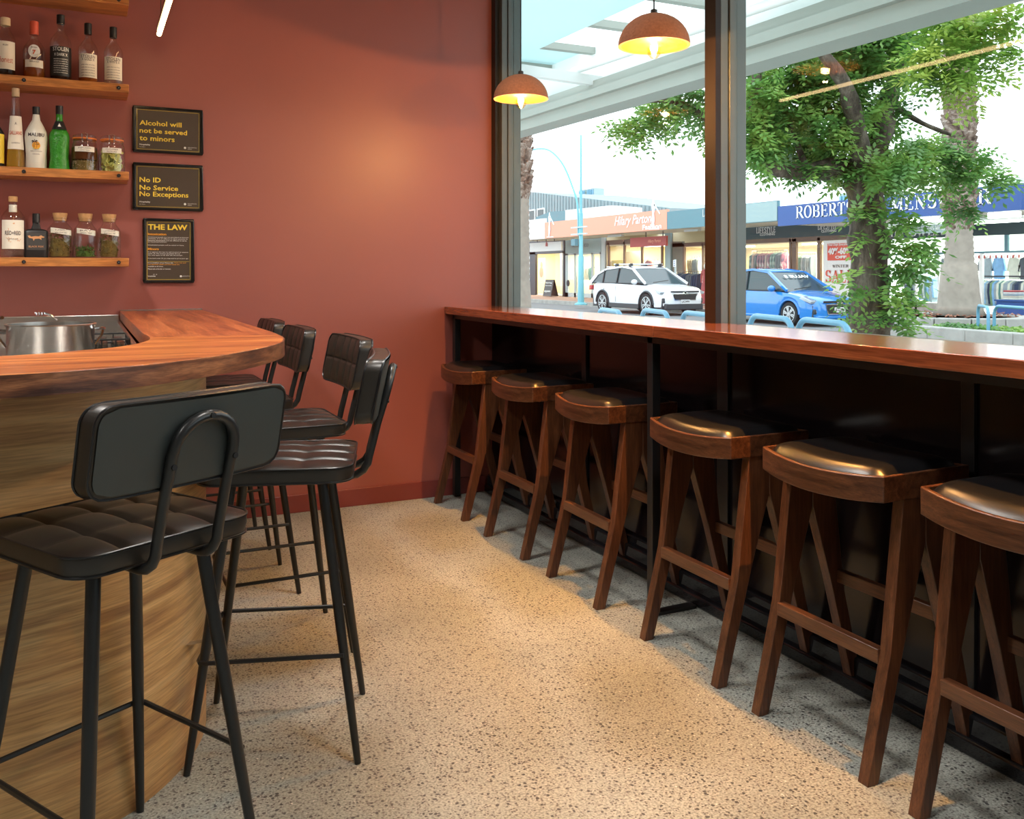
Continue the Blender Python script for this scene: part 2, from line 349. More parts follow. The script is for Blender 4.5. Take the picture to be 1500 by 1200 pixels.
# outside
M['pave']=plain('concrete_footpath',(.40,.40,.38),.85,noise=.15,nscale=2)
M['road']=plain('asphalt',(.17,.175,.18),.9,noise=.15,nscale=4)
M['brickpave']=plain('red_paver_footpath',(.34,.20,.16),.85,noise=.2,nscale=3)
M['kerb']=plain('weathered_concrete',(.36,.35,.32),.9,noise=.35,nscale=5,bump=.4)
M['awnw']=plain('awning_white',(.72,.76,.74),.6,noise=.08,nscale=2)
M['awng']=plain('awning_grey_beam',(.31,.34,.30),.6,noise=.1,nscale=2)
M['sheet']=None
m,nt,b=mk('translucent_awning_sheet');N,L=nt.nodes,nt.links;t=N.new('ShaderNodeBsdfTranslucent');t.inputs[0].default_value=(.70,.84,.84,1);mx=N.new('ShaderNodeMixShader');mx.inputs[0].default_value=.5
b.inputs['Base Color'].default_value=(.66,.82,.82,1);b.inputs['Roughness'].default_value=.6;L.new(b.outputs[0],mx.inputs[1]);L.new(t.outputs[0],mx.inputs[2]);L.new(mx.outputs[0],N['Material Output'].inputs[0]);M['sheet']=m
M['bark']=wood('rough_bark',(.035,.028,.022),(.10,.08,.06),(.20,.165,.13),(9,9,2.2),.95,0,1.0,1.0)
M['palm']=plain('palm_trunk',(.30,.26,.215),.95,noise=.3,nscale=7,bump=.8)
M['palmb']=wood('palm_leaf_base',(.05,.03,.02),(.24,.17,.13),(.50,.43,.37),(7,7,7),.95,0,1,.6)
M['leaf']=leafmat('green_leaves',(.07,.19,.05),(.17,.35,.08),(.36,.52,.12),2.2)
M['leafy']=leafmat('yellow_green_leaves',(.12,.26,.04),(.22,.38,.06),(.42,.50,.10),2.2)
M['lblue']=plain('pale_blue_paint',(.13,.33,.47),.4)
M['turq']=plain('turquoise_pole',(.16,.45,.52),.4)
M['greyp']=plain('pale_grey_paint',(.50,.56,.56),.5)
M['salmon']=plain('salmon_sign',(.85,.33,.22),.5)
M['bluegrey']=plain('blue_grey_sign',(.10,.22,.26),.5)
M['ltgrey']=plain('grey_green_sign',(.30,.40,.40),.5)
M['navy']=plain('royal_blue_sign',(.018,.075,.27),.4)
M['dkteal']=plain('dark_teal_sign',(.022,.05,.058),.5)
M['corr']=plain('corrugated_cladding',(.25,.32,.34),.6)
M['shopw']=plain('shop_cream_wall',(.70,.60,.42),.7)
M['shopw2']=plain('shop_white_wall',(.78,.80,.76),.7)
M['dkframe']=plain('charcoal_frame',(.03,.03,.04),.4)
M['brownf']=plain('brown_frame',(.16,.09,.06),.5)
M['redsign']=plain('brick_red_sign',(.42,.06,.05),.5)
M['saler']=plain('sale_red',(.72,.09,.05),.5)
M['soffit']=plain('soffit_grey_green',(.50,.53,.48),.7)
M['carw']=plain('white_car_paint',(.80,.81,.84),.2,coat=1)
M['carb']=plain('bright_blue_car_paint',(.012,.20,.60),.18,coat=1)
M['carg']=plain('car_window_glass',(.035,.055,.06),.08,spec=.5)
M['tyre']=plain('tyre_rubber',(.02,.02,.022),.8)
M['plas']=plain('grey_black_plastic',(.035,.04,.045),.5)
M['alloy']=plain('alloy_wheel',(.6,.62,.63),.25,.8)
M['lamp']=plain('headlamp',(.38,.42,.45),.08,.3,coat=1)
M['tail']=plain('tail_lamp_red',(.5,.03,.03),.2)
M['tubelight']=plain('shop_fluorescent',(1,1,1),.3,emit=(.95,1,.95),es=5)
M['soil']=plain('planter_soil',(.12,.08,.05),.95,noise=.4)
# ------------------------------------------------------------------ room shell
WY=4.71; WX=2.12; LX=-3.4; RY=-2.6; ZT=1.062
struct(MB().box(LX-.1,WX+.25,RY-.1,WY+.1,-.12,0).build('floor',M['floor']))
struct(MB().box(LX-.1,WX+.25,RY-.1,WY+.1,CEIL,CEIL+.1).build('ceiling',M['ceilw']))
struct(MB().box(LX-.1,2.30,WY,WY+.1,0,CEIL).build('wall_back',M['red']))
struct(MB().box(LX-.1,LX,RY,WY,0,CEIL).build('wall_left',M['plaster']))
struct(MB().box(LX-.1,2.26,RY-.1,RY,0,CEIL).build('wall_rear',M['plaster']))
struct(MB().box(WX,2.26,RY,WY,0,1.03).build('wall_right',M['blackpanel']))
struct(MB().box(.33,WX-.05,WY-.014,WY,0,.092).build('baseboard_back',M['redskirt'],bevel=.002))
b_=MB().box(WX-.022,WX,RY,WY-.02,0,.135).box(WX-.042,WX-.02,RY,WY-.02,0,.10).box(WX-.06,WX-.04,RY,WY-.02,.0,.045)
struct(b_.build('baseboard_right',plain('black_gloss_skirting',(.010,.010,.012),.06),bevel=.008))
for i,(a,b) in enumerate([(2.60,2.66),(3.62,3.66),(1.6,1.64),(.6,.66)]):
    struct(MB().box(WX-.012,WX,a,b,.14,1.0).build('trim_%d'%(i+3),M['steel_black'],bevel=.002))
# window frame: aluminium mullions, sill and head, black rubber seals, three panes
def mullion(n,y0,y1,x1=2.25):
    o=MB().box(WX,WX+.018,y0,y1,0 if n==2 else ZT-.03,CEIL).build('window_%d_mullion'%n,M['bronze'],bevel=.002);return o
wf=tag(bpy.data.objects.new('window_1',None),kind='structure');C.objects.link(wf)
for y0,y1 in [(2.678,2.742),(4.62,4.71),(.60,.66),(-1.45,-1.39)]:
    far=y0>4
    MB().box(WX-.004,WX+.02,y0+(.035 if far else 0),y1,1.03,CEIL).build('mullion_face',M['blackrub'] if far else M['bronze'],wf)
    f=MB()
    f.box(WX+.02,WX+.055,y0-(.0),y1,1.03,CEIL).box(WX+.058,WX+.09,y0-.006,y1,1.03,CEIL).box(WX+.094,WX+.14,y0,y1,1.03,CEIL)
    f.build('mullion_profile',M['alu'],wf,bevel=.002)
    MB().box(WX+.05,WX+.098,y0+.004,y1-.004,1.03,CEIL).build('rubber_seal',M['blackrub'],wf)
MB().box(WX,WX+.14,RY,WY,1.03,1.056).build('sill_frame',M['alu'],wf)
MB().box(WX,WX+.14,RY,WY,2.99,CEIL).build('head_frame',M['alu'],wf)
for y0,y1 in [(2.742,4.62),(.66,2.678),(-1.39,.60),(RY,-1.45)]:
    MB().box(2.196,2.202,y0,y1,1.056,2.99).build('pane',M['pane'],wf)
# ------------------------------------------------------------------ window counter on black steel frame
ct=thing('window_counter','long narrow red-brown timber counter on black steel frame under window','counter',(1.99,1.5,0))
yj=atx(957,485,1.826).y
for a,b in [(yj+.0008,WY-.001),(.6,yj-.0008),(RY+.02,.5985)]:
    MB().box(1.826,2.165,a,b,ZT-.042,ZT).build('board',M['counter'],ct,bevel=.0025)
for y in (4.66,2.735,.8,-1.1):
    MB().box(1.862,1.897,y-.0175,y+.0175,.004,ZT-.043).build('leg',M['steel_black'],ct,bevel=.002)
    if y<4: MB().box(1.862,WX-.063,y-.02,y+.02,0,.012).box(1.87,1.89,y-.01,y+.01,.012,.02).build('foot_plate',M['steel_black'],ct)
MB().box(1.862,1.897,RY+.05,4.67,ZT-.067,ZT-.0425).box(2.08,2.11,RY+.05,4.67,ZT-.067,ZT-.0425).build('rail',M['steel_black'],ct)
for y in (4.66,2.735,.8,-1.1): MB().box(1.897,2.08,y-.0175,y+.0175,ZT-.067,ZT-.0425).build('cross_rail',M['steel_black'],ct)
# ------------------------------------------------------------------ wooden saddle stools
def rsq(u,v,a,b,r):
    x,y=u*a,v*b;qx,qy=abs(x)-(a-r),abs(y)-(b-r)
    if qx>0 and qy>0:
        l=math.hypot(qx,qy);k=max(qx,qy)/l;x=math.copysign(a-r+qx*k,x);y=math.copysign(b-r+qy*k,y)
    return x,y
def wood_stool():
    t=thing('saddle_stool','','stool')
    ZF=.752;H_=.066
    # seat frame: plan bowed on the long sides, clipped corners, dipping top
    HY,HX,bow=.215,.155,.034
    out=[]
    n=14
    for i in range(n+1):
        y=-HY+2*HY*i/n; out.append((-HX-bow*(1-(y/HY)**2),y))
    for i in range(n+1):
        y=HY-2*HY*i/n; out.append((HX+bow*(1-(y/HY)**2),y))
    zt=lambda y: ZF-.013*(1-(y/HY)**2)
    k=.86
    vs=[];m=len(out)
    for x,y in out: vs.append((x,y,zt(y)-H_))
    for x,y in out: vs.append((x,y,zt(y)))
    for x,y in out: vs.append((x*.93,y*.955,zt(y)))
    for x,y in out: vs.append((x*.93,y*.955,zt(y)-.02))
    for x,y in out: vs.append((x*.8,y*.8,zt(y)-H_))
    fs=[]
    for i in range(m):
        j=(i+1)%m
        for r in range(3): fs.append((r*m+i,r*m+j,(r+1)*m+j,(r+1)*m+i))
        fs.append((4*m+i,4*m+j,j,i)); 
    fs.append(tuple(3*m+i for i in range(m)));fs.append(tuple(4*m+i for i in range(m))[::-1])
    MB().add(vs,fs).build('seat_frame',M['stoolh'],t,bevel=.003,local=True,norm=False)
    # cushion
    g=18;mb=MB();vs=[];fs=[]
    for i in range(g+1):
        for j in range(g+1):
            u,v=-1+2*i/g,-1+2*j/g
            x,y=rsq(u,v,.143,.203,.02); bx=1+ .21*(1-(y/.205)**2)
            e=(1-abs(u)**5)*(1-abs(v)**6)
            z=ZF-.013*(1-(y/HY)**2)-.008+.036*e**.45
            vs.append((x*bx,y,z))
    for i in range(g):
        for j in range(g): fs.append((i*(g+1)+j,(i+1)*(g+1)+j,(i+1)*(g+1)+j+1,i*(g+1)+j+1))
    mb.add(vs,fs).build('cushion',M['leathers'],t,local=True,ang=80)
    for s in (-1,1):
        for q in (-1,1):
            P=[(0,ZF-.06),(-.078,ZF-.06),(-.125,.31),(-.202,0),(-.166,0),(-.066,.36),(.0,.57)]
            P=[(a*-q if q>0 else a,b) for a,b in P]
            y=s*.193
            MB().prism(P,y-.0165,y+.0165,'xz').build('leg',M['stool'],t,local=True,bevel=.002)
    MB().box(-.134,-.108,-.178,.178,.275,.312).build('footrest',M['stoolh'],t,local=True,bevel=.002)
    MB().box(.095,.118,-.178,.178,.335,.372).build('stretcher',M['stoolh'],t,local=True,bevel=.002)
    return t
GW='walnut saddle stools along the window counter'
ws=[(4.375,'walnut saddle stool with black leather seat nearest the red wall, beside counter leg'),
(3.70,'walnut saddle stool with black leather seat, second from the red wall'),
(3.064,'walnut saddle stool with black leather seat just behind the middle counter leg'),
(2.37,'walnut saddle stool with black leather seat just in front of the middle counter leg'),
(1.80,'walnut saddle stool with black leather seat, second nearest to the camera'),
(1.262,'walnut saddle stool with black leather seat nearest the camera, cut by right edge')]
w0=wood_stool();KIDS.clear()
for i,(y,lb) in enumerate(ws):
    o=w0 if i==0 else copy_tree(w0)
    o.location=(1.915,y,0);o.rotation_euler=(0,0,[0,.01,-.012,.0,.008,-.01][i]);tag(o,lb,'stool',GW)
# ------------------------------------------------------------------ black upholstered bar stools
def pad(a,b,r,zb,zt,nu,nv,dome,groove,g=40,crv=0):
    """tufted pad: grid top, rounded-rectangle outline, flat bottom; local xy, z up"""
    mb=MB();vs=[];fs=[]
    for i in range(g+1):
        for j in range(g+1):
            u,v=-1+2*i/g,-1+2*j/g;x,y=rsq(u,v,a,b,r)
            cu=abs(math.sin(PI*(u+1)/2*nu));cv=abs(math.sin(PI*(v+1)/2*nv))
            c=1 if max(abs(u),abs(v))<.999 else 0
            z=zt+dome*(1-u*u)*(1-v*v)*.6+groove*((cu*cv)**.24)-groove*.8
            if max(abs(u),abs(v))>.999: z=zt-.004
            vs.append((x,y,z))
    G=g+1
    for i in range(g):
        for j in range(g): fs.append((i*G+j,(i+1)*G+j,(i+1)*G+j+1,i*G+j+1))
    ring=[i*G for i in range(G)]+[g*G+j for j in range(1,G)]+[i*G+g for i in range(g-1,-1,-1)]+[j for j in range(g-1,0,-1)]
    n=len(vs);m=len(ring)
    for q in ring: vs.append((vs[q][0]*1.006,vs[q][1]*1.006,(zb+zt)/2))
    for q in ring: vs.append((vs[q][0]*.985,vs[q][1]*.985,zb))
    for k in range(m):
        l=(k+1)%m
        fs.append((ring[k],n+k,n+l,ring[l]));fs.append((n+k,n+m+k,n+m+l,n+l))
    fs.append(tuple(n+m+k for k in range(m)))
    mb.add(vs,fs)
    rg=[Vector(vs[q]) for q in ring]
    return mb,rg
def bar_stool():
    # local frame: faces +y, back is at -y
    t=thing('upholstered_bar_stool','','stool')
    ZB,ZS=.716,.757
    mb,rg=pad(.195,.195,.055,ZB,ZS,4,3,.014,.013)
    st=mb.build('seat',M['leatherb'],t,local=True,ang=60)
    MB().tube([Vector((p.x*1.003,p.y*1.003,ZS-.003)) for p in rg[::2]],.0028,6,True).build('piping',M['piping'],st,local=True)
    MB().tube([Vector((p.x*.995,p.y*.995,ZB+.002)) for p in rg[::2]],.0028,6,True).build('piping',M['piping'],st,local=True)
    # backrest: pad in xz, tufted face to +y, leaning back, curved in plan
    mb,rg=pad(.205,.083,.035,0,.046,5,2,.006,.008)
    def bend(p):
        x,z,d=p[0],p[1],p[2]           # d = depth towards +y
        yb=-.250+.35*x*x*1.0-.20*z
        return (x, yb-.023+d, .945+z)
    mb.v=[bend(p) for p in mb.v]
    bk=mb.build('backrest',M['leatherb'],t,local=True,ang=60)
    MB().tube([bend((p.x*1.003,p.y*1.003,.043)) for p in rg[::2]],.0028,6,True).build('piping',M['piping'],bk,local=True)
    MB().tube([bend((p.x*.995,p.y*.995,.001)) for p in rg[::2]],.0028,6,True).build('piping',M['piping'],bk,local=True)
    # back panel in plain vinyl
    g=12;vs=[];fs=[]
    for i in range(g+1):
        for j in range(g+1):
            x,z=rsq(-1+2*i/g,-1+2*j/g,.198,.077,.03);vs.append(bend((x,z,-.002-.002*(1-(x/.2)**2))))
    for i in range(g):
        for j in range(g): fs.append((i*(g+1)+j,(i+1)*(g+1)+j,(i+1)*(g+1)+j+1,i*(g+1)+j+1))
    MB().add(vs,fs).build('back_panel',M['leather'],bk,local=True,ang=60)
    # U tube
    w=.066;P=[]
    P.append((-w,-.09,.706));P.append((-w,-.185,.706))
    for a in (20,45,70,90): P.append((-w,-.185-.05*math.sin(math.radians(a)),.756-.05*math.cos(math.radians(a))))
    zt=.925;ya=lambda z:-.235-.058*(z-.756)/.23
    P.append((-w,ya(.85),.85))
    for a in range(0,181,15):
        z=zt+w*math.sin(math.radians(a));P.append((-w*math.cos(math.radians(a)),ya(z)-.004,z))
    P.append((w,ya(.85),.85))
    for a in (90,70,45,20): P.append((w,-.185-.05*math.sin(math.radians(a)),.756-.05*math.cos(math.radians(a))))
    P.append((w,-.185,.706));P.append((w,-.09,.706))
    ut=MB().tube(P,.0105,12).build('back_tube',M['tube_black'],t,local=True,ang=60)
    for x,z in ((0,zt+w),(-w,.905),(w,.905)):
        MB().tube([(x,ya(z)-.012,z),(x,ya(z)-.0165,z)],.0055,10).build('screw',M['steel_black'],ut,local=True)
    MB().box(-.13,.13,-.13,.13,.700,.7155).build('seat_plate',M['tube_black'],t,local=True)
    for sx in (-1,1):
        for sy in (-1,1):
            a=Vector((sx*.115,sy*.115,.706));b=Vector((sx*.19,sy*.21,.0))
            pts=[a+(b-a)*k for k in (0,.5,.97,1)]
            MB().tube(pts,[.0135,.0132,.0095,.0085],14).build('leg',M['tube_black'],t,local=True)
    z=.27;k=(.706-z)/.706;fx=.115+.075*k;fy=.115+.095*k
    ring=[]
    ring.append((fx+.012,-fy,z))
    for cx,cy,a0 in ((1,1,0),(-1,1,90)):
        for a in (0,45,90):
            q=math.radians(a0+a);ring.append((cx*(fx-.004)+.018*math.cos(q),cy*(fy-.004)+.018*math.sin(q),z))
    ring.append((-fx-.012,-fy,z))
    MB().tube(ring,.006,8).build('footrest_ring',M['tube_black'],t,local=True)
    return t
KIDS.clear()
GB='black vinyl bar stools around the curved bar'
bs=[((.057,1.972),(-.5,.866),'black vinyl bar stool in the foreground left with its backrest towards the camera'),
((.487,2.475),(-.952,.307),'black vinyl bar stool at the rounded tip of the bar, backrest seen edge-on'),
((.59,3.08),(-1,0.0),'black vinyl bar stool third from camera, behind the stool at the bar tip'),
((.545,3.70),(-1,.0),'black vinyl bar stool fourth from camera, backrest against red wall background'),
((.545,4.31),(-1,.0),'black vinyl bar stool closest to the red wall, half hidden behind the bar top')]
b0=bar_stool()
for i,(c,u,lb) in enumerate(bs):
    o=b0 if i==0 else copy_tree(b0)
    o.location=(c[0],c[1],0);o.rotation_euler=(0,0,math.atan2(u[1],u[0])-PI/2);tag(o,lb,'stool',GB)
# ------------------------------------------------------------------ the bar
ZBAR=1.067
def smooth_poly(pts,n=6):
    out=[];m=len(pts)
    for i in range(m-1):
        p0=Vector(pts[max(i-1,0)]);p1=Vector(pts[i]);p2=Vector(pts[i+1]);p3=Vector(pts[min(i+2,m-1)])
        for k in range(n):
            t=k/n;out.append(.5*((2*p1)+(p2-p0)*t+(2*p0-5*p1+4*p2-p3)*t*t+(3*p1-p0-3*p2+p3)*t**3))
    out.append(Vector(pts[-1]));return [(p.x,p.y) for p in out]
outer=[(-1.9,1.80),(-1.2,1.79),(-.6,1.79),(-.137,1.846),(.039,1.895),(.125,1.943),(.205,2.012),(.298,2.113),(.381,2.230),(.437,2.336),(.478,2.438),(.508,2.58),(.521,2.75),(.525,2.95),(.525,3.3)]
inner=[(.160,2.95),(.168,2.77),(.150,2.60),(.084,2.44),(.0,2.36),(-.168,2.265),(-.6,2.20),(-1.2,2.19),(-1.9,2.20)]
bar=thing('curved_bar','curved timber-topped bar with pale plywood front running out of the left edge','bar',(-.2,2.3,0))
so=smooth_poly(outer);si=smooth_poly(inner)
# two top boards meeting at a joint that runs inwards from the tip
tipi=min(range(len(so)),key=lambda i:abs(so[i][1]-2.70))
inpt=min(range(len(si)),key=lambda i:abs(si[i][1]-2.74))
fb=so[:tipi+1]+[si[inpt]]+si[inpt+1:]
sb=[si[inpt]]+[so[tipi]]+so[tipi+1:]+[(.525,WY-.001),(.152,WY-.001),(.158,3.3)]+si[:inpt]
def topboard(poly,name,mat):
    return MB().prism(poly,ZBAR-.042,ZBAR).build(name,mat,bar,bevel=.0012,ang=50)
topboard(fb,'front_top_board',M['topX'])
topboard(sb,'side_top_board',M['topY'])
# thick edge blocks along the curve
def off(poly,d):
    out=[]
    for i in range(len(poly)):
        a=Vector(poly[max(i-1,0)]);b=Vector(poly[min(i+1,len(poly)-1)]);t=(b-a).normalized();out.append((poly[i][0]+t.y*d,poly[i][1]-t.x*d))
    return out
edge=so+[(.525,WY-.001)]
eo=off(edge,.004);cuts=[0]
jx=[-1.4,-.7,-.05,.30,.52]
idx=[min(range(len(edge)),key=lambda i:abs(edge[i][0]-x)+(0 if x<.5 else abs(edge[i][1]-3))) for x in jx]
idx=[0]+idx+[len(edge)-1]
for a,b in zip(idx,idx[1:]):
    if b>a: MB().prism(eo[a:b+1]+edge[a:b+1][::-1],ZBAR-.0425,ZBAR-.001).build('edge_block',M['edge'],bar,ang=50)
# curved plywood body
bf=[(-1.9,2.08),(-1.2,2.07),(-.6,2.08),(-.25,2.12),(-.05,2.172),(.081,2.240),(.150,2.302),(.215,2.387),(.270,2.492),(.302,2.60),(.312,2.72),(.312,2.95)]
bo=smooth_poly(bf)+[(.312,WY-.001)]
bi=off(bo,-.022)
MB().prism(bo+bi[::-1],0.0,ZBAR-.0426).build('plywood_front',M['ply'],bar,ang=50)
# stainless back bench, inside panel and upstand
MB().box(-1.9,.285,2.42,2.44,.3,.3001).build('plinth',M['stain'],bar)
bench=thing('stainless_bench','stainless steel bench with raised back edge behind the bar','bench',(-.8,3.6,0))
MB().box(-1.95,.135,2.42,WY-.03,.895,.92).build('worktop',M['stain'],bench,bevel=.003)
MB().box(-1.95,.15,WY-.045,WY-.001,.92,1.052).build('upstand',M['stain'],bench,bevel=.004)
MB().box(.136,.15,2.75,WY-.05,.60,ZBAR-.0428).build('side_panel',M['stain'],bench)
for k in range(4):
    x=-1.7+.5*k
    MB().box(x,x+.03,2.45,2.48,0,.895).build('leg',M['stain'],bench); 
MB().box(.155,.53,WY-.012,WY-.001,ZBAR+.0005,ZBAR+.006).build('wall_trim',M['stain'],bar)
# stock pot
pc=(-.086,2.866)
pot=thing('stock_pot','large open stainless steel stock pot standing on the bench','pot',(pc[0],pc[1],.9205))
MB().lathe([(.02,0),(.108,0),(.1125,.008),(.1125,.178),(.117,.182),(.117,.186),(.110,.186),(.109,.012),(0,.010)],(0,0,0),48).build('body',M['stain'],pot,local=True,ang=50)
for s in (-1,1):
    h=MB().tube([(s*.112,-.03,.165),(s*.132,-.032,.167),(s*.137,0,.168),(s*.132,.032,.167),(s*.112,.03,.165)],.005,8)
    h.tube([(s*.112,-.03,.125),(s*.128,-.03,.150),(s*.132,-.032,.167)],.004,6).build('handle',M['chrome'],pot,local=True)
pot.rotation_euler=(0,0,.05)
# ladle lying left of pot, wire racks, glass mat
ld=thing('steel_pan','shallow stainless pan left of the pot with long handle','pan',(-.33,2.95,.9205))
MB().lathe([(.02,0),(.08,0),(.09,.05),(.093,.052),(.086,.05),(.078,.006),(0,.005)],(0,0,0),28).build('body',M['stain'],ld,local=True)
MB().bar((.03,-.085,.045),(.09,-.20,.09),.02,.006).build('handle',M['chrome'],ld,local=True)
rk=thing('wire_glass_rack','black wire rack of upturned glassware behind the pot on the right','rack',(.03,3.13,.972))
MB().box(-.12,.13,-.17,.19,-.0515,-.001).build('tray',M['stain'],rk,local=True,bevel=.004)
w_=MB()
for z in (.004,.045,.075):
    w_.tube([(-.10,-.14,z),(.095,-.14,z),(.095,.16,z),(-.10,.16,z)],.0028,6,True)
for i in range(6):
    x=-.10+.039*i;w_.bar((x,-.14,0),(x,-.14,.075),.004,.004).bar((x,.16,0),(x,.16,.075),.004,.004)
for i in range(8):
    y=-.14+.3*i/7;w_.bar((-.10,y,0),(-.10,y,.075),.004,.004).bar((.095,y,0),(.095,y,.075),.004,.004).bar((-.10,y,.004),(.095,y,.004),.003,.003)
w_.build('wire_frame',M['steel_black'],rk,local=True)
KIDS.clear();gl=None
for i in range(4):
    for j in range(5):
        if gl is None:
            gl=thing('shot_glass','small clear shot glass upside down in the black wire rack','glass',group='shot glasses in the wire rack')
            MB().lathe([(.019,0),(.0185,.001),(.0145,.052),(.0,.054),(0,.058),(.0165,.058),(.0195,.001),(.019,0)],(0,0,0),14).build('glass_body',M['bglass'],gl,local=True);g_=gl
        else: g_=copy_tree(gl)
        tag(g_,'small clear shot glass in the wire rack, %s from left in the %s row'%(['first','second','third','last'][i],['front','second','middle','fourth','rear'][j]))
        g_.location=(.03-.076+.047*i,3.13-.105+.056*j,.980)
tp=thing('spray_tap','small chrome coiled tap on the steel upstand behind the pot','tap',aty(62,468,WY-.06))
hx=[(.0+.007*math.cos(t*.9),-.006+.0*t,.03+.007*math.sin(t*.9)) for t in range(0,2)]
hel=[(-.03+.0016*k,-.004+.009*math.cos(k*.9),.028+.009*math.sin(k*.9)) for k in range(26)]
MB().tube(hel,.0025,6).build('coil',M['chrome'],tp,local=True)
MB().tube([(.01,-.004,.03),(.035,-.006,.02),(.06,-.01,-.005)],.006,8).build('spout',M['chrome'],tp,local=True)
MB().tube([(-.16,0.02,.012),(-.16,-.012,.012)],.008,10).build('valve',M['chrome'],tp,local=True)
# ------------------------------------------------------------------ wall shelves with bolts
shz=[1.319,1.718,2.122,2.527];SF,SB=4.50,WY-.001
nm=['lowest timber wall shelf, holding corked herb jars','second timber wall shelf from the bottom, holding clip-top jars','third timber wall shelf from the bottom, holding rum bottles','top timber wall shelf, cut by the top edge of the picture']
for z,l in zip(shz,nm):
    s=thing('wall_shelf','%s'%l,'shelf',(-.8,4.6,z-.039),0,'timber shelves on the red wall')
    MB().box(-1.7,.185,SF,SB,z-.039,z).build('plank',M['shelf'],s,bevel=.002)
    for px in (35,174,-260):
        x=aty(px,100,SF).x
        bb=MB().tube([(x,SF-.007,z-.02),(x,SF+.001,z-.02)],.0085,16).build('bolt',M['steel_black'],s)
        MB().tube([(x,SF-.0085,z-.02),(x,SF-.0068,z-.02)],.0035,6).build('bolt_socket',M['chrome'],bb)
# ------------------------------------------------------------------ bottles and jars
def facing(x,y): return math.atan2(-y,-x)
def label(mb,c,R,ang,half,z0,z1,n=10):
    vs=[];
    for k in range(n+1):
        t=ang-half+2*half*k/n
        vs+= [(c[0]+R*math.cos(t),c[1]+R*math.sin(t),c[2]+z0),(c[0]+R*math.cos(t),c[1]+R*math.sin(t),c[2]+z1)]
    return mb.add(vs,[(2*k,2*k+2,2*k+3,2*k+1) for k in range(n)])
def mkbottle(px,z,dia,h,kind,name,lab,cat='bottle',**k):
    y=k.get('y',4.60);x=aty(px,200,y).x
    t=thing(name,lab,cat,(x,y,z+.0005));a=facing(x,y);r=dia/2;L_=dict(local=True)
    o=(0,0,0)
    if kind=='round':
        sh=k.get('sh',.62)*h;nr=k.get('nr',.014)
        prof=[(r*.9,0),(r,.006),(r,sh),(r*.93,sh+.018),(r*.7,sh+.036),(nr*1.15,sh+.056),(nr,sh+.07),(nr,h-.012),(nr+.002,h-.010),(nr+.002,h),(nr*.7,h)]
        MB().lathe(prof,o,28).build('glass_body',k.get('gm',M['bglass']),t,ang=60,**L_)
        if 'liq' in k:
            lz=k['lh']*h;pr=[(0,.008),(r*.9,.008),(r*.93,.012),(r*.93,min(lz,sh))]+([(0,lz)] if lz<=sh else [(nr*.9,sh+.05),(nr*.85,lz),(0,lz)])
            MB().lathe(pr,o,24).build('liquid',k['liq'],t,**L_)
        ch=k.get('ch',.03);cr=k.get('cr',nr+.003)
        MB().lathe([(cr,h-ch),(cr,h+.004),(cr*.9,h+.006),(0,h+.006)],o,20).build('cap',k.get('cm',M['blk']),t,**L_)
        if 'band' in k:
            z0,z1,mat,half=k['band'];lb=label(MB(),o,r+.0008,a,half,z0*h,z1*h).build('label',mat,t,**L_)
            for (tx,tz,w,hh,mt,bd) in k.get('txt',[]):
                mb=MB();wraptext(mb,tx,o,r+.0014,a,tz*h,w,hh,bd);mb.build('lettering',mt,lb,norm=False,smooth=False,**L_)
            if k.get('deco'): k['deco'](t,lb,a,r,h)
    return t,a,r,h,x,y
def lines(mb,a,r,z0,z1,n,w,body='pot still aged rum blend of the'):
    for i in range(n): wraptext(mb,body[i%3:len(body)-(i*5)%7],(0,0,0),r+.0014,a,z0+(z1-z0)*i/n,w,(z1-z0)/n*.55,.01)
S3,S2,S1=shz[2],shz[1],shz[0]
mkbottle(8,S3,.082,.265,'round','rum_bottle','clear bottle with cream label and pale wooden stopper at far left of third shelf',sh=.62,nr=.014,liq=M['darkliq'],lh=.60,cr=.020,ch=.03,cm=M['corkl'],
  band=(.13,.60,M['cream'],1.1),txt=[('Honest',.24,.062,.026,M['redink'],.0),('RUM',.52,.02,.007,M['ink'],0)])
def d7(t,lb,a,r,h):
    mb=MB();R=.0245
    vs=[];n=24
    for k in range(n):
        q=2*PI*k/n;tt=a+R*math.cos(q)/r;vs.append(((r+.0012)*math.cos(tt),(r+.0012)*math.sin(tt),h*.48+R*math.sin(q)*1.15))
    mb.add(vs,[tuple(range(n))]).build('round_label',M['white'],lb,local=True,smooth=False,norm=False)
    mb=MB();wraptext(mb,'7',(0,0,0),r+.0018,a,h*.42,.014,.02,.03);mb.build('lettering',M['redink'],lb,local=True,norm=False,smooth=False)
    mb=MB();wraptext(mb,'HAVANA',(0,0,0),r+.0018,a,h*.53,.026,.006,.01);wraptext(mb,'PREMIUM RUM',(0,0,0),r+.0018,a,h*.285,.04,.006,.0);mb.build('lettering',M['ink'],lb,local=True,norm=False,smooth=False)
mkbottle(50,S3,.090,.262,'round','rum_bottle','amber rum bottle with round white label and red cap on third shelf',sh=.50,nr=.014,liq=M['amber'],lh=.34,cm=M['redcap'],ch=.055,cr=.0185,
  band=(.20,.33,M['cream'],.9),deco=d7)
def dst(word,mt):
    def f(t,lb,a,r,h):
        mb=MB();wraptext(mb,word,(0,0,0),r+.0014,a,h*.375,.058,.013,.004)
        if h>.30: lines(mb,a,r,h*.12,h*.355,7,.062,'smooth dark rum rested in oak casks')
        else: lines(mb,a,r,h*.12,h*.34,5,.06,'a golden white rum of the islands')
        mb.build('lettering',mt,lb,local=True,norm=False,smooth=False)
    return f
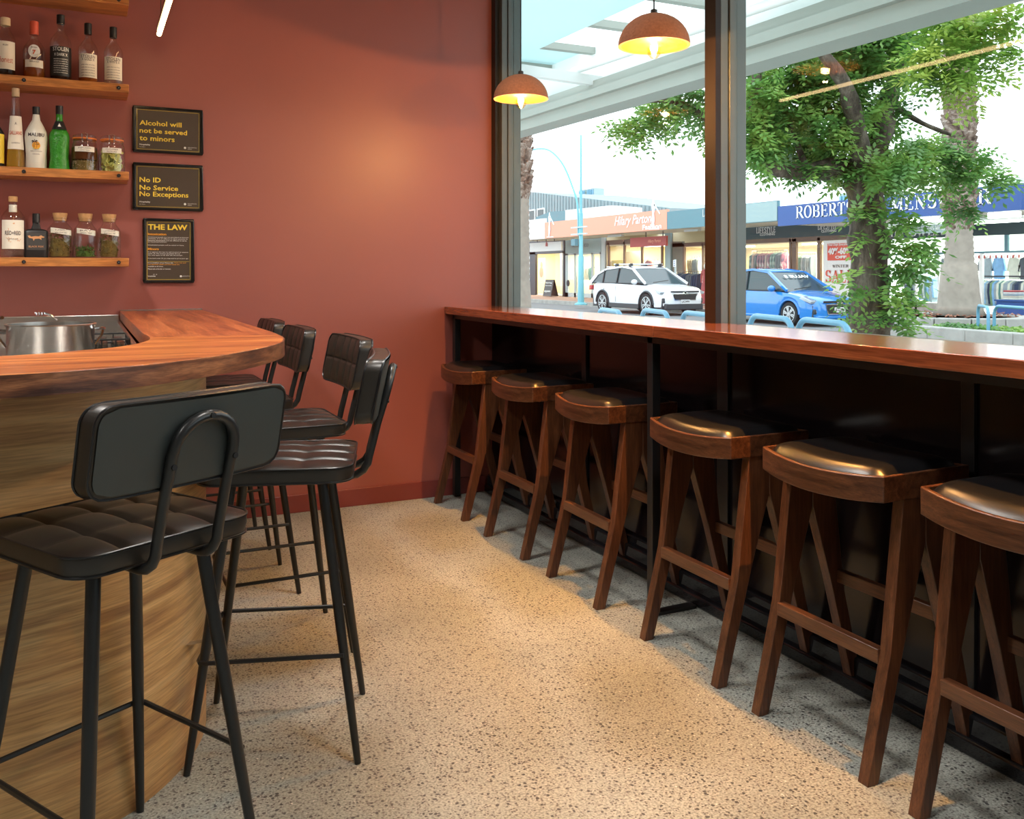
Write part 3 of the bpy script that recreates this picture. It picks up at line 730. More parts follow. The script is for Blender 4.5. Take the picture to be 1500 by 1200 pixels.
mkbottle(89,S3,.090,.305,'round','rum_bottle','tall dark rum bottle with black label and white handwritten lettering on third shelf',sh=.58,nr=.0145,liq=M['darkliq'],lh=.12,ch=.035,
  band=(.08,.52,M['blk'],1.25),txt=[('STOLEN',.45,.070,.018,M['wprint'],.006)],deco=dst('X DARK X',M['wprint']))
mkbottle(129,S3,.083,.280,'round','rum_bottle','rum bottle with cream label over amber spirit, second from right on third shelf',sh=.56,nr=.013,liq=M['amber'],lh=.40,ch=.045,
  band=(.10,.49,M['cream'],1.1),txt=[('STOLEN',.425,.064,.013,M['ink'],.004)],deco=dst('X GOLD X',M['ink']))
mkbottle(166,S3,.083,.275,'round','rum_bottle','clear white rum bottle with cream label at right end of third shelf',sh=.56,nr=.013,liq=M['clearl'],lh=.45,ch=.045,
  band=(.10,.49,M['cream'],1.1),txt=[('STOLEN',.425,.064,.013,M['ink'],.004)],deco=dst('X WHITE X',M['ink']))
mkbottle(-9,S2,.085,.20,'round','liqueur_bottle','dark bottle with yellow label cut by left edge on second shelf',sh=.7,nr=.016,gm=M['blk'],band=(.1,.75,M['goldp'],1.2))
# tall tapered liqueur
x=aty(23,200,4.60).x;t=thing('liqueur_bottle','tall tapering clear bottle of yellow liqueur with cream label on second shelf','bottle',(x,4.60,S2+.0005));a=facing(x,4.6)
MB().lathe([(.036,0),(.040,.006),(.033,.12),(.024,.24),(.015,.31),(.0135,.335),(.0135,.355)],(0,0,0),24).build('glass_body',M['bglass'],t,local=True)
MB().lathe([(0,.008),(.037,.008),(.033,.085),(0,.085)],(0,0,0),20).build('liquid',M['yell'],t,local=True)
MB().lathe([(.016,.325),(.016,.362),(0,.363)],(0,0,0),18).build('cap',M['corkl'],t,local=True)
vs=[];n=10
for k in range(n+1):
    tt=a-1.1+2.2*k/n
    for zz,rr in ((.085,.0365),(.235,.0255)): vs.append((rr*math.cos(tt),rr*math.sin(tt),zz))
lb=MB().add(vs,[(2*k,2*k+2,2*k+3,2*k+1) for k in range(n)]).build('label',M['cream'],t,local=True)
mb=MB();wraptext(mb,'GALLIANO',(0,0,0),.0335,a,.15,.056,.017,.01);mb.build('lettering',M['redink'],lb,local=True,norm=False,smooth=False)
mb=MB();wraptext(mb,"L'AUTENTICO",(0,0,0),.037,a,.11,.035,.006,.0);wraptext(mb,'A',(0,0,0),.030,a,.195,.008,.012,.0);mb.build('lettering',M['ink'],lb,local=True,norm=False,smooth=False)
# white coconut bottle
x=aty(53,200,4.60).x;t=thing('coconut_rum_bottle','opaque white bottle with palm and sunset emblem on second shelf','bottle',(x,4.60,S2+.0005));a=facing(x,4.6)
MB().lathe([(.040,0),(.043,.006),(.042,.07),(.047,.145),(.044,.17),(.03,.20),(.017,.225),(.014,.25),(.014,.262)],(0,0,0),26).build('body',M['whiteb'],t,local=True)
MB().lathe([(.015,.25),(.0155,.285),(0,.287)],(0,0,0),18).build('cap',M['blk'],t,local=True)
mb=MB();wraptext(mb,'MALIBU',(0,0,0),.0475,a,.146,.070,.016,.02);wraptext(mb,'CARIBBEAN RUM WITH COCONUT',(0,0,0),.046,a,.077,.05,.005,.0);wraptext(mb,'ORIGINAL',(0,0,0),.045,a,.064,.03,.005,.0);mb.build('lettering',M['ink'],t,local=True,norm=False,smooth=False)
def curved(mb,pts,R,a): mb.add([(R*math.cos(a+u/R),R*math.sin(a+u/R),v) for u,v in pts],[tuple(range(len(pts)))])
mb=MB();curved(mb,[(.017*math.cos(2*PI*k/20),.106+.017*math.sin(2*PI*k/20)) for k in range(20)],.0472,a);mb.build('sun_emblem',M['orgp'],t,local=True,norm=False,smooth=False)
mb=MB();curved(mb,[(-.014,.096),(.014,.096),(.010,.090),(-.010,.090)],.0478,a);mb.build('sun_emblem',M['goldp'],t,local=True,norm=False,smooth=False)
mb=MB()
for pts in ([(-.010,.092),(-.0085,.092),(-.006,.124),(-.0075,.124)],[(.001,.094),(.0022,.094),(.004,.112),(.0028,.112)],[(-.007,.123),(-.022,.123),(-.013,.129)],[(-.007,.123),(.008,.124),(.001,.130)],[(-.007,.123),(-.018,.113),(-.014,.123)],[(-.007,.123),(.003,.114),(.001,.123)],[(-.007,.123),(-.008,.134),(-.004,.130)],[(.003,.111),(.012,.108),(.008,.114)],[(.003,.111),(-.004,.107),(-.001,.113)]): curved(mb,pts,.0482,a)
mb.build('palm_emblem',M['ink'],t,local=True,norm=False,smooth=False)
# green textured bottle
x=aty(87,200,4.60).x;t=thing('melon_liqueur_bottle','bright green textured bottle with black neck label on second shelf','bottle',(x,4.60,S2+.0005));a=facing(x,4.6)
MB().lathe([(.040,0),(.044,.005),(.038,.06),(.043,.155),(.040,.17),(.026,.195),(.015,.225),(.0135,.25),(.0135,.27)],(0,0,0),28,pw=.75).build('body',M['greenb'],t,local=True)
MB().lathe([(.0155,.258),(.0155,.297),(0,.298)],(0,0,0),18).build('cap',M['blk'],t,local=True)
mb=MB()
vs=[]
for k in range(9):
    tt=a-.9+1.8*k/8
    for zz,rr in ((.185,.040),(.225,.0215)): vs.append((rr*math.cos(tt),rr*math.sin(tt),zz))
nl=mb.add(vs,[(2*k,2*k+2,2*k+3,2*k+1) for k in range(8)]).build('neck_label',M['blk'],t,local=True)
mb=MB();curved(mb,[(-.007,.198),(.007,.198),(0,.214)],.036,a);mb.build('emblem',M['wprint'],nl,local=True,norm=False,smooth=False)
# jars
def clipjar(px,fillm,topm,lab,words):
    x=aty(px,200,4.60).x;t=thing('clip_top_jar',lab,'jar',(x,4.60,S2+.0005));a=facing(x,4.6)
    MB().lathe([(.050,0),(.056,.006),(.057,.1),(.052,.128),(.047,.137),(.048,.15)],(0,0,0),28).build('glass_body',M['bglass'],t,local=True)
    MB().lathe([(.048,.1495),(.051,.1495),(.051,.1545),(.048,.1545)],(0,0,0),28).build('rubber_seal',M['orseal'],t,local=True)
    MB().lathe([(.047,.155),(.050,.157),(.049,.166),(.036,.172),(0,.174)],(0,0,0),28).build('lid',M['bglass'],t,local=True)
    w=MB();ex=Vector((math.cos(a),math.sin(a),0));ey=Vector((-math.sin(a),math.cos(a),0))
    P=lambda u,v,z:ex*v+ey*u+Vector((0,0,z))
    w.tube([P(-.05,.0,.14),P(-.012,.053,.142),P(-.012,.058,.170),P(0,.05,.176),P(.012,.058,.170),P(.012,.053,.142),P(.05,0,.14)],.0014,5)
    w.tube([P(-.009,.055,.165),P(-.008,.062,.125),P(.008,.062,.125),P(.009,.055,.165)],.0014,5).build('wire_clip',M['chrome'],t,local=True)
    if topm: MB().lathe([(0,.055),(.053,.055),(.053,.11),(0,.11)],(0,0,0),24).build('liquid',topm,t,local=True)
    mb=MB();rd=random.Random(px)
    if fillm==M['straw']:
        for i in range(420):
            q=rd.random()*2*PI;rr=.05*math.sqrt(rd.random());p=Vector((rr*math.cos(q),rr*math.sin(q),.006+.05*rd.random()));d=Vector((rd.uniform(-1,1),rd.uniform(-1,1),rd.uniform(-.6,.6))).normalized()*.007
            pp=p+d
            if math.hypot(pp.x,pp.y)>.052: continue
            mb.bar(p,pp,.0016,.0016)
        MB().lathe([(0,.004),(.045,.004),(.045,.05),(0,.05)],(0,0,0),16).build('filling',M['herb'],t,local=True)
    else:
        for i in range(110):
            q=rd.random()*2*PI;rr=.040*math.sqrt(rd.random());p=Vector((rr*math.cos(q),rr*math.sin(q),.012+.088*rd.random()))
            k=len(mb.v);mb.lathe([(0,-.0015),(.013,-.0015),(.014,0),(.013,.0015),(0,.0015)],(0,0,0),10)
            R=Matrix.Rotation(rd.uniform(.6,1.6),3,'X') ;R=Matrix.Rotation(rd.uniform(0,6.3),3,'Z')@R
            for j in range(k,len(mb.v)):
                v=R@Vector(mb.v[j])+p
                l=math.hypot(v.x,v.y)
                if l>.053: v.x*=.053/l;v.y*=.053/l
                v.z=max(v.z,.005);mb.v[j]=tuple(v)
    o=mb.build('contents',fillm,t,local=True);o['kind']='stuff'
    l=label(MB(),(0,0,0),.0578,a,.78,.088,.112).build('label',M['cream'],t,local=True)
    mb=MB()
    for i,wd in enumerate(words): wraptext(mb,wd,(0,0,0),.0585,a,.1015-.0105*i,.055-.012*i,.0065,.0)
    mb.build('lettering',M['ink'],l,local=True,norm=False,smooth=False)
clipjar(124,M['straw'],M['brownl'],'clip-top glass jar of dried petals in brown infusion on second shelf',['INFUSED','COCONUT TEQUILA'])
clipjar(164,M['pickle'],None,'clip-top glass jar packed with pale green slices at right end of second shelf',['CUCUMBER','PICKLED'])
# lowest shelf
def dre(t,lb,a,r,h):
    mb=MB();rd=random.Random(3)
    for i in range(26):
        u,v=rd.choice([(-.024,.0),(.02,-.03),(.004,.05),(-.015,-.035)]);u+=rd.uniform(-.009,.009);v=.42*h+v+rd.uniform(-.012,.012);q=rd.random()*6.3;s_=.004
        curved(mb,[(u,v),(u+s_*math.cos(q),v+s_*math.sin(q)),(u+2*s_*math.cos(q+.3),v+2*s_*math.sin(q+.3)),(u+s_*math.cos(q+.8),v+s_*math.sin(q+.8))],r+.0013,a)
    mb.build('floral_print',M['copper'],lb,local=True,norm=False,smooth=False)
    MB().lathe([(.0165,.76*h),(.0165,.88*h)],(0,0,0),18).build('neck_label',M['cream'],t,local=True)
mkbottle(19,S1,.100,.268,'round','gin_bottle','stout clear gin bottle with cream floral label and brown stopper on lowest shelf',sh=.62,nr=.0155,liq=M['clearl'],lh=.5,ch=.018,cr=.0185,cm=M['cork'],y=4.59,
  band=(.14,.62,M['cream'],1.0),txt=[('REID+REID',.37,.066,.018,M['ink'],.02),('NATIVE GIN',.29,.04,.007,M['ink'],.0)],deco=dre)
x=aty(53,300,4.60).x;t=thing('liqueur_bottle','short black square bottle with copper fox emblem on lowest shelf','bottle',(x,4.60,S1+.0005),facing(x,4.6)+PI/2)
MB().lathe([(.046,0),(.048,.004),(.048,.118),(.040,.126),(.02,.131),(.0145,.15),(.0145,.175)],(0,0,0),32,sy=.55,pw=.4).build('body',M['blk'],t,local=True,ang=40)
MB().lathe([(.0155,.16),(.0155,.200),(0,.201)],(0,0,0),18).build('cap',M['blk'],t,local=True)
MB().prism([(-.038,.035),(.038,.035),(.038,.112),(-.038,.112)],-.0272,-.0268,'xz').build('label',plain('charcoal_label',(.05,.048,.045),.5),t,local=True)
fx=[(-.034,.098),(-.028,.088),(-.014,.086),(-.010,.075),(-.006,.084),(.012,.086),(.022,.080),(.020,.090),(.030,.090),(.034,.094),(.026,.097),(.020,.101),(.010,.096),(-.004,.097),(-.020,.094),(-.026,.100)]
MB().prism(fx,-.0280,-.0273,'xz').build('fox_emblem',M['copper'],t,local=True,smooth=False)
mb=MB();addtext(mb,'BLACK FOX',(-.03,-.0282,.046),(1,0,0),.06,.008,.01);mb.build('lettering',M['copper'],t,local=True,norm=False,smooth=False)
def corkjar(px,fm,fh,lab,words,r=.053):
    x=aty(px,300,4.60).x;t=thing('corked_jar',lab,'jar',(x,4.60,S1+.0005),0);a=facing(x,4.6)
    MB().lathe([(r*.93,0),(r,.006),(r,.118),(r*.93,.135),(r*.66,.152),(.028,.162),(.028,.178),(.034,.182),(.034,.185)],(0,0,0),28,pw=.8).build('glass_body',M['bglass'],t,local=True)
    MB().lathe([(.0255,.170),(.031,.205),(0,.206)],(0,0,0),22).build('cork',M['cork'],t,local=True)
    rd=random.Random(px);mb=MB()
    for i in range(520 if fh>.08 else 300):
        q=rd.random()*2*PI;rr=(r-.010)*rd.random()**.35;p=Vector((rr*math.cos(q),rr*math.sin(q),.008+fh*rd.random()**1.2))
        d=Vector((rd.uniform(-1,1),rd.uniform(-1,1),rd.uniform(-1,1))).normalized()*rd.uniform(.006,.015);e=p+d
        l=math.hypot(e.x,e.y)
        if l>r-.006: e.x*=(r-.006)/l;e.y*=(r-.006)/l
        e.z=max(.007,e.z);mb.bar(p,e,.0035,.0012)
    o=mb.build('contents',fm,t,local=True);o['kind']='stuff'
    MB().lathe([(0,.006),(r*.7,.006),(r*.7,fh*.7),(0,fh*.72)],(0,0,0),16).build('filling',fm,t,local=True)
    l=label(MB(),(0,0,0),r+.001,a+.1,.85,.108,.132)
    l.v=[(v[0],v[1],v[2]-.008*math.sin(math.atan2(v[1],v[0])-a)) for v in l.v];l=l.build('label',M['cream'],t,local=True)
    mb=MB()
    for i,wd in enumerate(words): wraptext(mb,wd,(0,0,0),r+.0018,a+.05,.122-.0115*i,.05,.0065,.0)
    mb.build('lettering',M['ink'],l,local=True,norm=False,smooth=False)
corkjar(88,M['herb'],.125,'corked glass jar full of brown herbs, left of three on lowest shelf',['TUMERIC','NEW STAR TEA'],.055)
corkjar(125,M['greenh'],.045,'corked glass jar with a low layer of green leaves on lowest shelf',['BAY','SPRIG TEA'],.051)
corkjar(160,M['herb'],.115,'corked glass jar of dark dried herbs at right end of lowest shelf',['LAVENDER','SPICE'],.050)
# ------------------------------------------------------------------ framed signs on the red wall
def sign(px0,py0,px1,py1,lab,build_txt,name='framed_sign'):
    a=aty(px0,py0,WY-.012);b=aty(px1,py1,WY-.012);x0,x1=a.x,b.x;z1,z0=a.z,b.z
    t=thing(name,lab,'sign',((x0+x1)/2,WY-.001,z0));f=.011
    m=MB()
    m.box(x0,x1,WY-.018,WY-.001,z0,z0+f).box(x0,x1,WY-.018,WY-.001,z1-f,z1).box(x0,x0+f,WY-.018,WY-.001,z0+f,z1-f).box(x1-f,x1,WY-.018,WY-.001,z0+f,z1-f)
    m.build('frame',plain('gloss_black_frame',(.012,.011,.010),.15),t,bevel=.003)
    MB().box(x0+f,x1-f,WY-.008,WY-.001,z0+f,z1-f).build('print',M['signb'],t)
    g=f+.006;q=.0012;y=WY-.0092
    MB().box(x0+g,x1-g,y,y+.001,z0+g,z0+g+q).box(x0+g,x1-g,y,y+.001,z1-g-q,z1-g).box(x0+g,x0+g+q,y,y+.001,z0+g,z1-g).box(x1-g-q,x1-g,y,y+.001,z0+g,z1-g).build('border_line',M['goldp'],t)
    build_txt(t,x0,x1,z0,z1,WY-.0093)
def T(t,mat,items):
    mb=MB()
    for (s,x,z,y,w,h,bd) in items: addtext(mb,s,(x,y,z),(1,0,0),w,h,bd)
    mb.build('lettering',mat,t,norm=False,smooth=False)
def slab(words):
    def f(t,x0,x1,z0,z1,y):
        W_=x1-x0;H_=z1-z0;it=[]
        for i,(s,w,desc) in enumerate(words): it.append((s,x0+.09*W_,z1-(.41+.165*i)*H_-(.0 if not desc else .0),y,w*W_,(.105 if not desc else .135)*H_,.018))
        T(t,M['goldp'],it)
        T(t,M['wprint'],[('Hospitality',x0+.09*W_,z0+.15*H_,y,.15*W_,.04*H_,.02),('New Zealand',x0+.09*W_,z0+.115*H_,y,.08*W_,.016*H_,.0),('HEALTH PROMOTION',x1-.22*W_,z0+.15*H_,y,.13*W_,.02*H_,0),('AGENCY',x1-.22*W_,z0+.12*H_,y,.06*W_,.018*H_,0)])
        MB().tube([(x1-.26*W_,y,z0+.15*H_),(x1-.26*W_,y-.0006,z0+.15*H_)],.0055,18).build('logo_disc',M['wprint'],t)
    return f
sign(195,154,297,228,'landscape black-framed sign reading Alcohol will not be served to minors',slab([('Alcohol will',.60,0),('not be served',.68,0),('to minors',.50,0)]))
sign(195,237.5,297,310,'landscape black-framed sign reading No ID No Service No Exceptions',slab([('No ID',.30,0),('No Service',.55,0),('No Exceptions',.70,1)]))
def law(t,x0,x1,z0,z1,y):
    W_=x1-x0;H_=z1-z0;X=x0+.09*W_
    T(t,M['goldp'],[('THE LAW',X,z1-.175*H_,y,.78*W_,.085*H_,.03)])
    T(t,M['orgp'],[('Intoxication',X,z1-.26*H_,y,.36*W_,.034*H_,.03),('Minors',X,z1-.49*H_,y,.21*W_,.034*H_,.03)])
    L1=['Intoxicated people are not permitted on licensed','premises. It is an offence to allow persons to','become intoxicated. It is an offence to serve','an intoxicated person.','','Intoxicated people will be asked to leave.']
    L2=['It is against the law to sell alcohol to anyone','under 18. We need to see photo ID and','the only types of ID that we can accept:','','If you look under 25, you may need to prove your age.']
    it=[]
    for i,s in enumerate(L1):
        if s: it.append((s,X,z1-(.30+.0245*i)*H_,y,min(.80,.017*len(s))*W_,.017*H_,.012))
    for i,s in enumerate(L2):
        if s: it.append((s,X,z1-(.53+.0245*i)*H_,y,min(.80,.017*len(s))*W_,.017*H_,.012))
    it+=[('It is a condition of our licence that',X,z1-.695*H_,y,.50*W_,.017*H_,.012),('available at all times.',X,z1-.750*H_,y,.30*W_,.015*H_,.012),('Please ask at the bar or counter.',X,z1-.79*H_,y,.45*W_,.017*H_,.012),('hospitality',X,z1-.905*H_,y,.15*W_,.022*H_,.03),('HEALTH PROMOTION',x1-.23*W_,z1-.9*H_,y,.15*W_,.014*H_,0),('* *',X+.10*W_,z1-.88*H_,y,.08*W_,.02*H_,.02)]
    T(t,M['wprint'],it)
    T(t,M['orgp'],[('food, low and',X+.52*W_,z1-.695*H_,y,.23*W_,.017*H_,.012),('non-alcoholic drinks and free water are',X,z1-.72*H_,y,.62*W_,.017*H_,.012)])
    MB().box(X,x1-.09*W_,y-.0005,y,z1-.668*H_,z1-.665*H_).build('rule',M['goldp'],t)
    MB().tube([(x1-.26*W_,y,z1-.895*H_),(x1-.26*W_,y-.0006,z1-.895*H_)],.005,18).build('logo_disc',M['wprint'],t)
sign(210,319.5,284,414.5,'upright black-framed notice headed THE LAW with small print',law,'framed_notice')
# ------------------------------------------------------------------ pendant lamps and LED strips
PX=1.80;DI=.25
def pendant():
    t=thing('pendant_lamp','','pendant lamp');R=DI/2
    o_=[(R*math.cos(math.radians(a)),R*.90*math.sin(math.radians(a))) for a in range(0,91,9)]
    i_=[((R-.011)*math.cos(math.radians(a)),(R*.90-.011)*math.sin(math.radians(a))) for a in range(90,-1,-9)]
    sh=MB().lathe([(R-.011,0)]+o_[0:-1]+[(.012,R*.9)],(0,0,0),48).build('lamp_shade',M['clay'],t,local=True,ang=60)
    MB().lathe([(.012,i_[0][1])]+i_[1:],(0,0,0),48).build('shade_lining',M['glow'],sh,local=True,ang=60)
    MB().lathe([(.008,R*.9-.004),(.012,R*.9),(.012,R*.9+.014),(.004,R*.9+.018)],(0,0,0),14).build('cord_grip',M['blk'],t,local=True)
    MB().tube([(0,0,R*.9+.01),(0,0,CEIL-2.0)],.0028,8).build('cord',M['blk'],t,local=True)
    MB().lathe([(.018,.06),(.018,.095),(.01,.10)],(0,0,0),14).build('lamp_holder',M['blk'],t,local=True)
    MB().lathe([(0,-.044),(.012,-.042),(.022,-.030),(.025,.005),(.020,.045),(.013,.06)],(0,0,0),20).build('bulb',M['bulbg'],t,local=True)
    MB().lathe([(0,-.022),(.010,-.019),(.013,-.01),(.013,.035),(.008,.046),(0,.047)],(0,0,0),12).build('filament',M['bulb'],t,local=True)
    return t
KIDS.clear();p0=pendant()
zr=2.045
for i,(px,lb) in enumerate([(763,'terracotta-coloured dome pendant lamp near the red wall'),(958,'larger-looking terracotta-coloured dome pendant lamp left of the window mullion'),(None,'terracotta-coloured dome pendant lamp above the counter out of frame')]):
    y=atx(px,100,PX).y if px else 1.55
    o=p0 if i==0 else copy_tree(p0);o.location=(PX,y,zr);tag(o,lb,'pendant lamp','terracotta pendant lamps over the window counter')
    l=bpy.data.lights.new('pendant_bulb_light','POINT');l.energy=15;l.color=(1,.52,.17);l.shadow_soft_size=.004
    lo=bpy.data.objects.new('pendant_bulb_light',l);C.objects.link(lo);lo.location=(PX,y,zr-.052)
    l=bpy.data.lights.new('pendant_down_light','SPOT');l.energy=80;l.color=(1,.42,.07);l.shadow_soft_size=.004;l.spot_size=math.radians(86);l.spot_blend=.9
    lo=bpy.data.objects.new('pendant_down_light',l);C.objects.link(lo);lo.location=(PX,y,zr-.055)
def strip(x,y0,y1,z,lb):
    t=thing('linear_light',lb,'light',(x,(y0+y1)/2,z))
    MB().tube([(x,y0,z),(x,y1,z)],.011,12).build('diffuser',M['led'],t)
    MB().box(x-.012,x+.012,y0,y1,z+.012,z+.03).build('housing',M['steel_black'],t)
    MB().tube([(x,y1,z),(x,y1+.012,z)],.012,12).build('end_cap',M['steel_black'],t)
    for y in (y0+.1,y1-.1): MB().tube([(x,y,z+.03),(x,y,CEIL)],.0015,6).build('wire',M['steel_black'],t)
strip(.315,2.1,4.50,2.37,'glowing warm linear light hung over the bar beside the shelves')
for (_x,_y,_l) in [(-.85,2.9,'above the bar bench'),(.95,3.1,'above the aisle by the red wall'),(.95,1.3,'above the middle of the aisle'),(.95,-.8,'above the near end of the aisle'),(-1.6,.9,'behind the camera on the left'),(-1.6,-1.2,'in the rear left of the room')]:  # made-up fittings around the added fill lights, all out of view
    t=thing('fill_lamp','unseen square fill lamp added to the dark ceiling '+_l,'ceiling lamp',(_x,_y,CEIL),group='square fill lamps added to the ceiling')
    MB().box(_x-.17,_x+.17,_y-.17,_y+.17,CEIL-.012,CEIL-.001).build('trim_frame',M['steel_black'],t)
# ------------------------------------------------------------------ outside: ground
GX=19.2
struct(MB().box(2.26,10.2,-12,75,-.12,-.01).build('ground_near_footpath',M['pave']))
struct(MB().box(10.2,GX,-12,75,-.30,-.15).build('ground_road',M['road']))
struct(MB().box(GX,40,-12,75,-.30,-.0).build('ground_far_footpath',M['brickpave']))
struct(MB().box(10.05,10.3,-12,75,-.2,.0).box(GX-.25,GX,-12,75,-.2,.02).build('ground_kerb',M['kerb']))
# outer wall of the building above and beside the window, so the room stays dark where it should
# ------------------------------------------------------------------ shop awning over the window (seen from below)
aw=thing('shop_awning','pale awning with translucent sheets and grey-green beam over the footpath','awning',(4.2,3,2.9));aw.rotation_euler=(.0157,0,0);aw.location=(4.2,3,2.85)
MB().box(4.72,5.0,-6,16,2.90,3.20).box(4.66,4.74,-6,16,3.02,3.10).build('fascia_beam',M['awng'],aw)
MB().box(4.90,4.96,-6,16,3.20,3.62).build('fascia_panel',M['awnw'],aw)
MB().box(2.28,4.02,-6,16,3.42,3.435).build('ceiling_sheet',M['sheet'],aw)
for k in range(22):
    y=-5.5+k*.98
    MB().box(4.02,4.95,y,y+.09,3.55,3.62).build('purlin',M['awng'],aw)
MB().box(4.02,4.95,8.5,9.9,3.64,3.65).box(4.02,4.95,4.2,5.6,3.64,3.65).build('roof_sheet',M['sheet'],aw)
_p,_q=atx(839,109,4.6),atx(1049,32,4.6);MB().tube([_p,_q,_q+(_q-_p)*3],.038,14).build('downpipe',M['awnw'],aw)
_e=atx(881,125,4.85)
for y in (_e.y,_e.y-5.2,_e.y-9): MB().bar((2.28,y,_e.z+.1),(4.9,y,_e.z),.09,.10).build('bracket',M['awnw'],aw)
# ------------------------------------------------------------------ far shops
FX=23.0;AX=20.2
def Y(px,X): return atx(px,400,X).y
def Z(px,py,X): return atx(px,py,X).z
BND={}
def quad_box(X,d,px0,px1,zb,zt,mat,name,parent,bevel=0):
    ya,yb=Y(px0,X),Y(px1,X)
    if parent in BND: ya=min(ya,BND[parent][1]);yb=max(yb,BND[parent][0])
    return MB().box(X,X+d,yb,ya,zb,zt).build(name,mat,parent,bevel=bevel)
def text_on(X,px0,px1,zb,h,s,mat,parent,bold=.02,shear=0,gl=None,name='lettering',w=True):
    # lettering on a plane facing -X: reads towards decreasing y
    mb=MB();ya,yb=Y(px0,X),Y(px1,X)
    addtext(mb,s,(X,ya,zb),(0,-1,0),(ya-yb) if w else None,h,bold,shear,glyph=gl)
    return mb.build(name,mat,parent,norm=False,smooth=False)
def shop(name,lab,px0,px1,wallm,depth,light,lcol,zc=2.75):
    ya,yb=Y(px0,FX),Y(px1,FX);t=thing(name,lab,'shop',(FX,(ya+yb)/2,0));ya-=.01;yb+=.01;BND[t]=(yb,ya)
    m=MB();m.box(FX+depth,FX+depth+.1,yb,ya,0,3.2).build('back_wall',wallm,t)
    MB().box(FX,FX+depth,ya-.05,ya,0,3.2).build('side_wall',wallm,t);MB().box(FX,FX+depth,yb,yb+.05,0,3.2).build('side_wall',wallm,t)
    MB().box(FX,FX+depth,yb,ya,zc,zc+.1).build('shop_ceiling',wallm,t);MB().box(FX,FX+depth,yb,ya,0.0,.03).build('shop_floor',M['kerb'],t)
    n=max(1,int((ya-yb)/5))
    for i in range(n):
        yy=yb+(ya-yb)*(i+.5)/n
        area('shop_light',(FX+depth*.45,yy,zc-.06),(0,0,0),depth*.6,(ya-yb)/n*.7,light*(ya-yb)/n,lcol)
        MB().box(FX+depth*.3,FX+depth*.3+.12,yy-1.2,yy+1.2,zc-.05,zc-.01).build('tube_lamp',M['tubelight'],t)
    return t
CREAM=(1,.88,.62);COOL=(.92,1,.95)
sA=shop('small_shop','small shop with charcoal doorway and cream interior at far left of street',748,828,M['shopw'],3.5,60,CREAM,2.6)
sB=shop('grey_framed_shop','narrow shop with pale grey window frames and grey sign board',828,888,M['shopw'],3,60,CREAM,2.35)
sC=shop('fashion_shop','shop with cream windows below the salmon sign',888,985,M['shopw'],4,60,CREAM,2.55)
sD=shop('clothing_shop','clothing shop with racks in the window below the blue-grey sign',985,1256,M['shopw'],4,60,(1,.92,.72),2.35)
sE=shop('menswear_shop','bright white menswear shop with shirt racks below the blue sign',1256,1560,M['shopw2'],4.5,75,COOL,2.75)
# A: doorway frame
def frame_at(t,px0,px1,py0,py1,pxr,mat,name,X=FX-.05,d=.12):
    """pixel rectangle measured at pxr height column -> box on the facade"""
    return quad_box(X,d,px0,px1,Z(pxr,py1,X),Z(pxr,py0,X),mat,name,t)
zt=Z(800,369,FX)
for a,b in ((776,784),(824,828)): quad_box(FX-.06,.15,a,b,0,zt,M['dkframe'],'door_post',sA)
quad_box(FX-.06,.15,767,828,Z(800,372,FX),Z(800,352,FX),M['dkframe'],'door_head',sA)
quad_box(FX-.04,.1,768,776,0,Z(770,368,FX),M['white'],'window_post',sA)
quad_box(FX+.02,.02,813,824,0,Z(800,372,FX),M['shoppane'],'pane',sA)
pt=quad_box(FX+1.2,.03,789,798,Z(793,414,FX),Z(793,377,FX),M['greyp'],'poster',sA)
mb=MB();yc=Y(793.5,FX+1.2)
mb.ball((FX+1.18,yc,1.75),(.01,.14,.18)).ball((FX+1.18,yc+.02,1.3),(.01,.22,.32))
mb.build('poster_portrait',plain('portrait_tone',(.55,.34,.26),.6),pt)
MB().box(FX+1.6,FX+1.7,Y(815,FX),Y(784,FX),0,2.6).build('partition',M['shopw'],sA)
ab=thing('a_frame_board','black folding pavement sign with white chalk lettering outside doorway','sign',(FX-.6,Y(806.5,FX-.6),0))
ya,yb=Y(800.5,FX-.6),Y(812.5,FX-.6)
MB().add([(FX-.8,ya,.02),(FX-.8,yb,.02),(FX-.62,yb,.88),(FX-.62,ya,.88),(FX-.83,ya,.02),(FX-.83,yb,.02),(FX-.65,yb,.90),(FX-.65,ya,.90)],[(0,1,2,3),(7,6,5,4),(0,4,5,1),(2,6,7,3),(1,5,6,2),(0,3,7,4)]).build('front_panel',M['blk'],ab)
MB().add([(FX-.4,ya,.02),(FX-.4,yb,.02),(FX-.60,yb,.88),(FX-.60,ya,.88),(FX-.37,ya,.02),(FX-.37,yb,.02),(FX-.59,yb,.90),(FX-.59,ya,.90)],[(0,1,2,3),(7,6,5,4),(0,4,5,1),(2,6,7,3),(1,5,6,2),(0,3,7,4)]).build('rear_panel',M['blk'],ab)
mb=MB()
for s,zz,h in (('Spring',.68,.09),('Specials',.55,.05),('open',.2,.12)):
    k=(zz-.02)/.86;addtext(mb,s,(FX-.84+.18*k,ya-.1*(ya-yb),zz),(0,-1,0),(ya-yb)*.75,h,.02,up=(.2,0,1))
mb.build('lettering',M['wprint'],ab,norm=False,smooth=False)
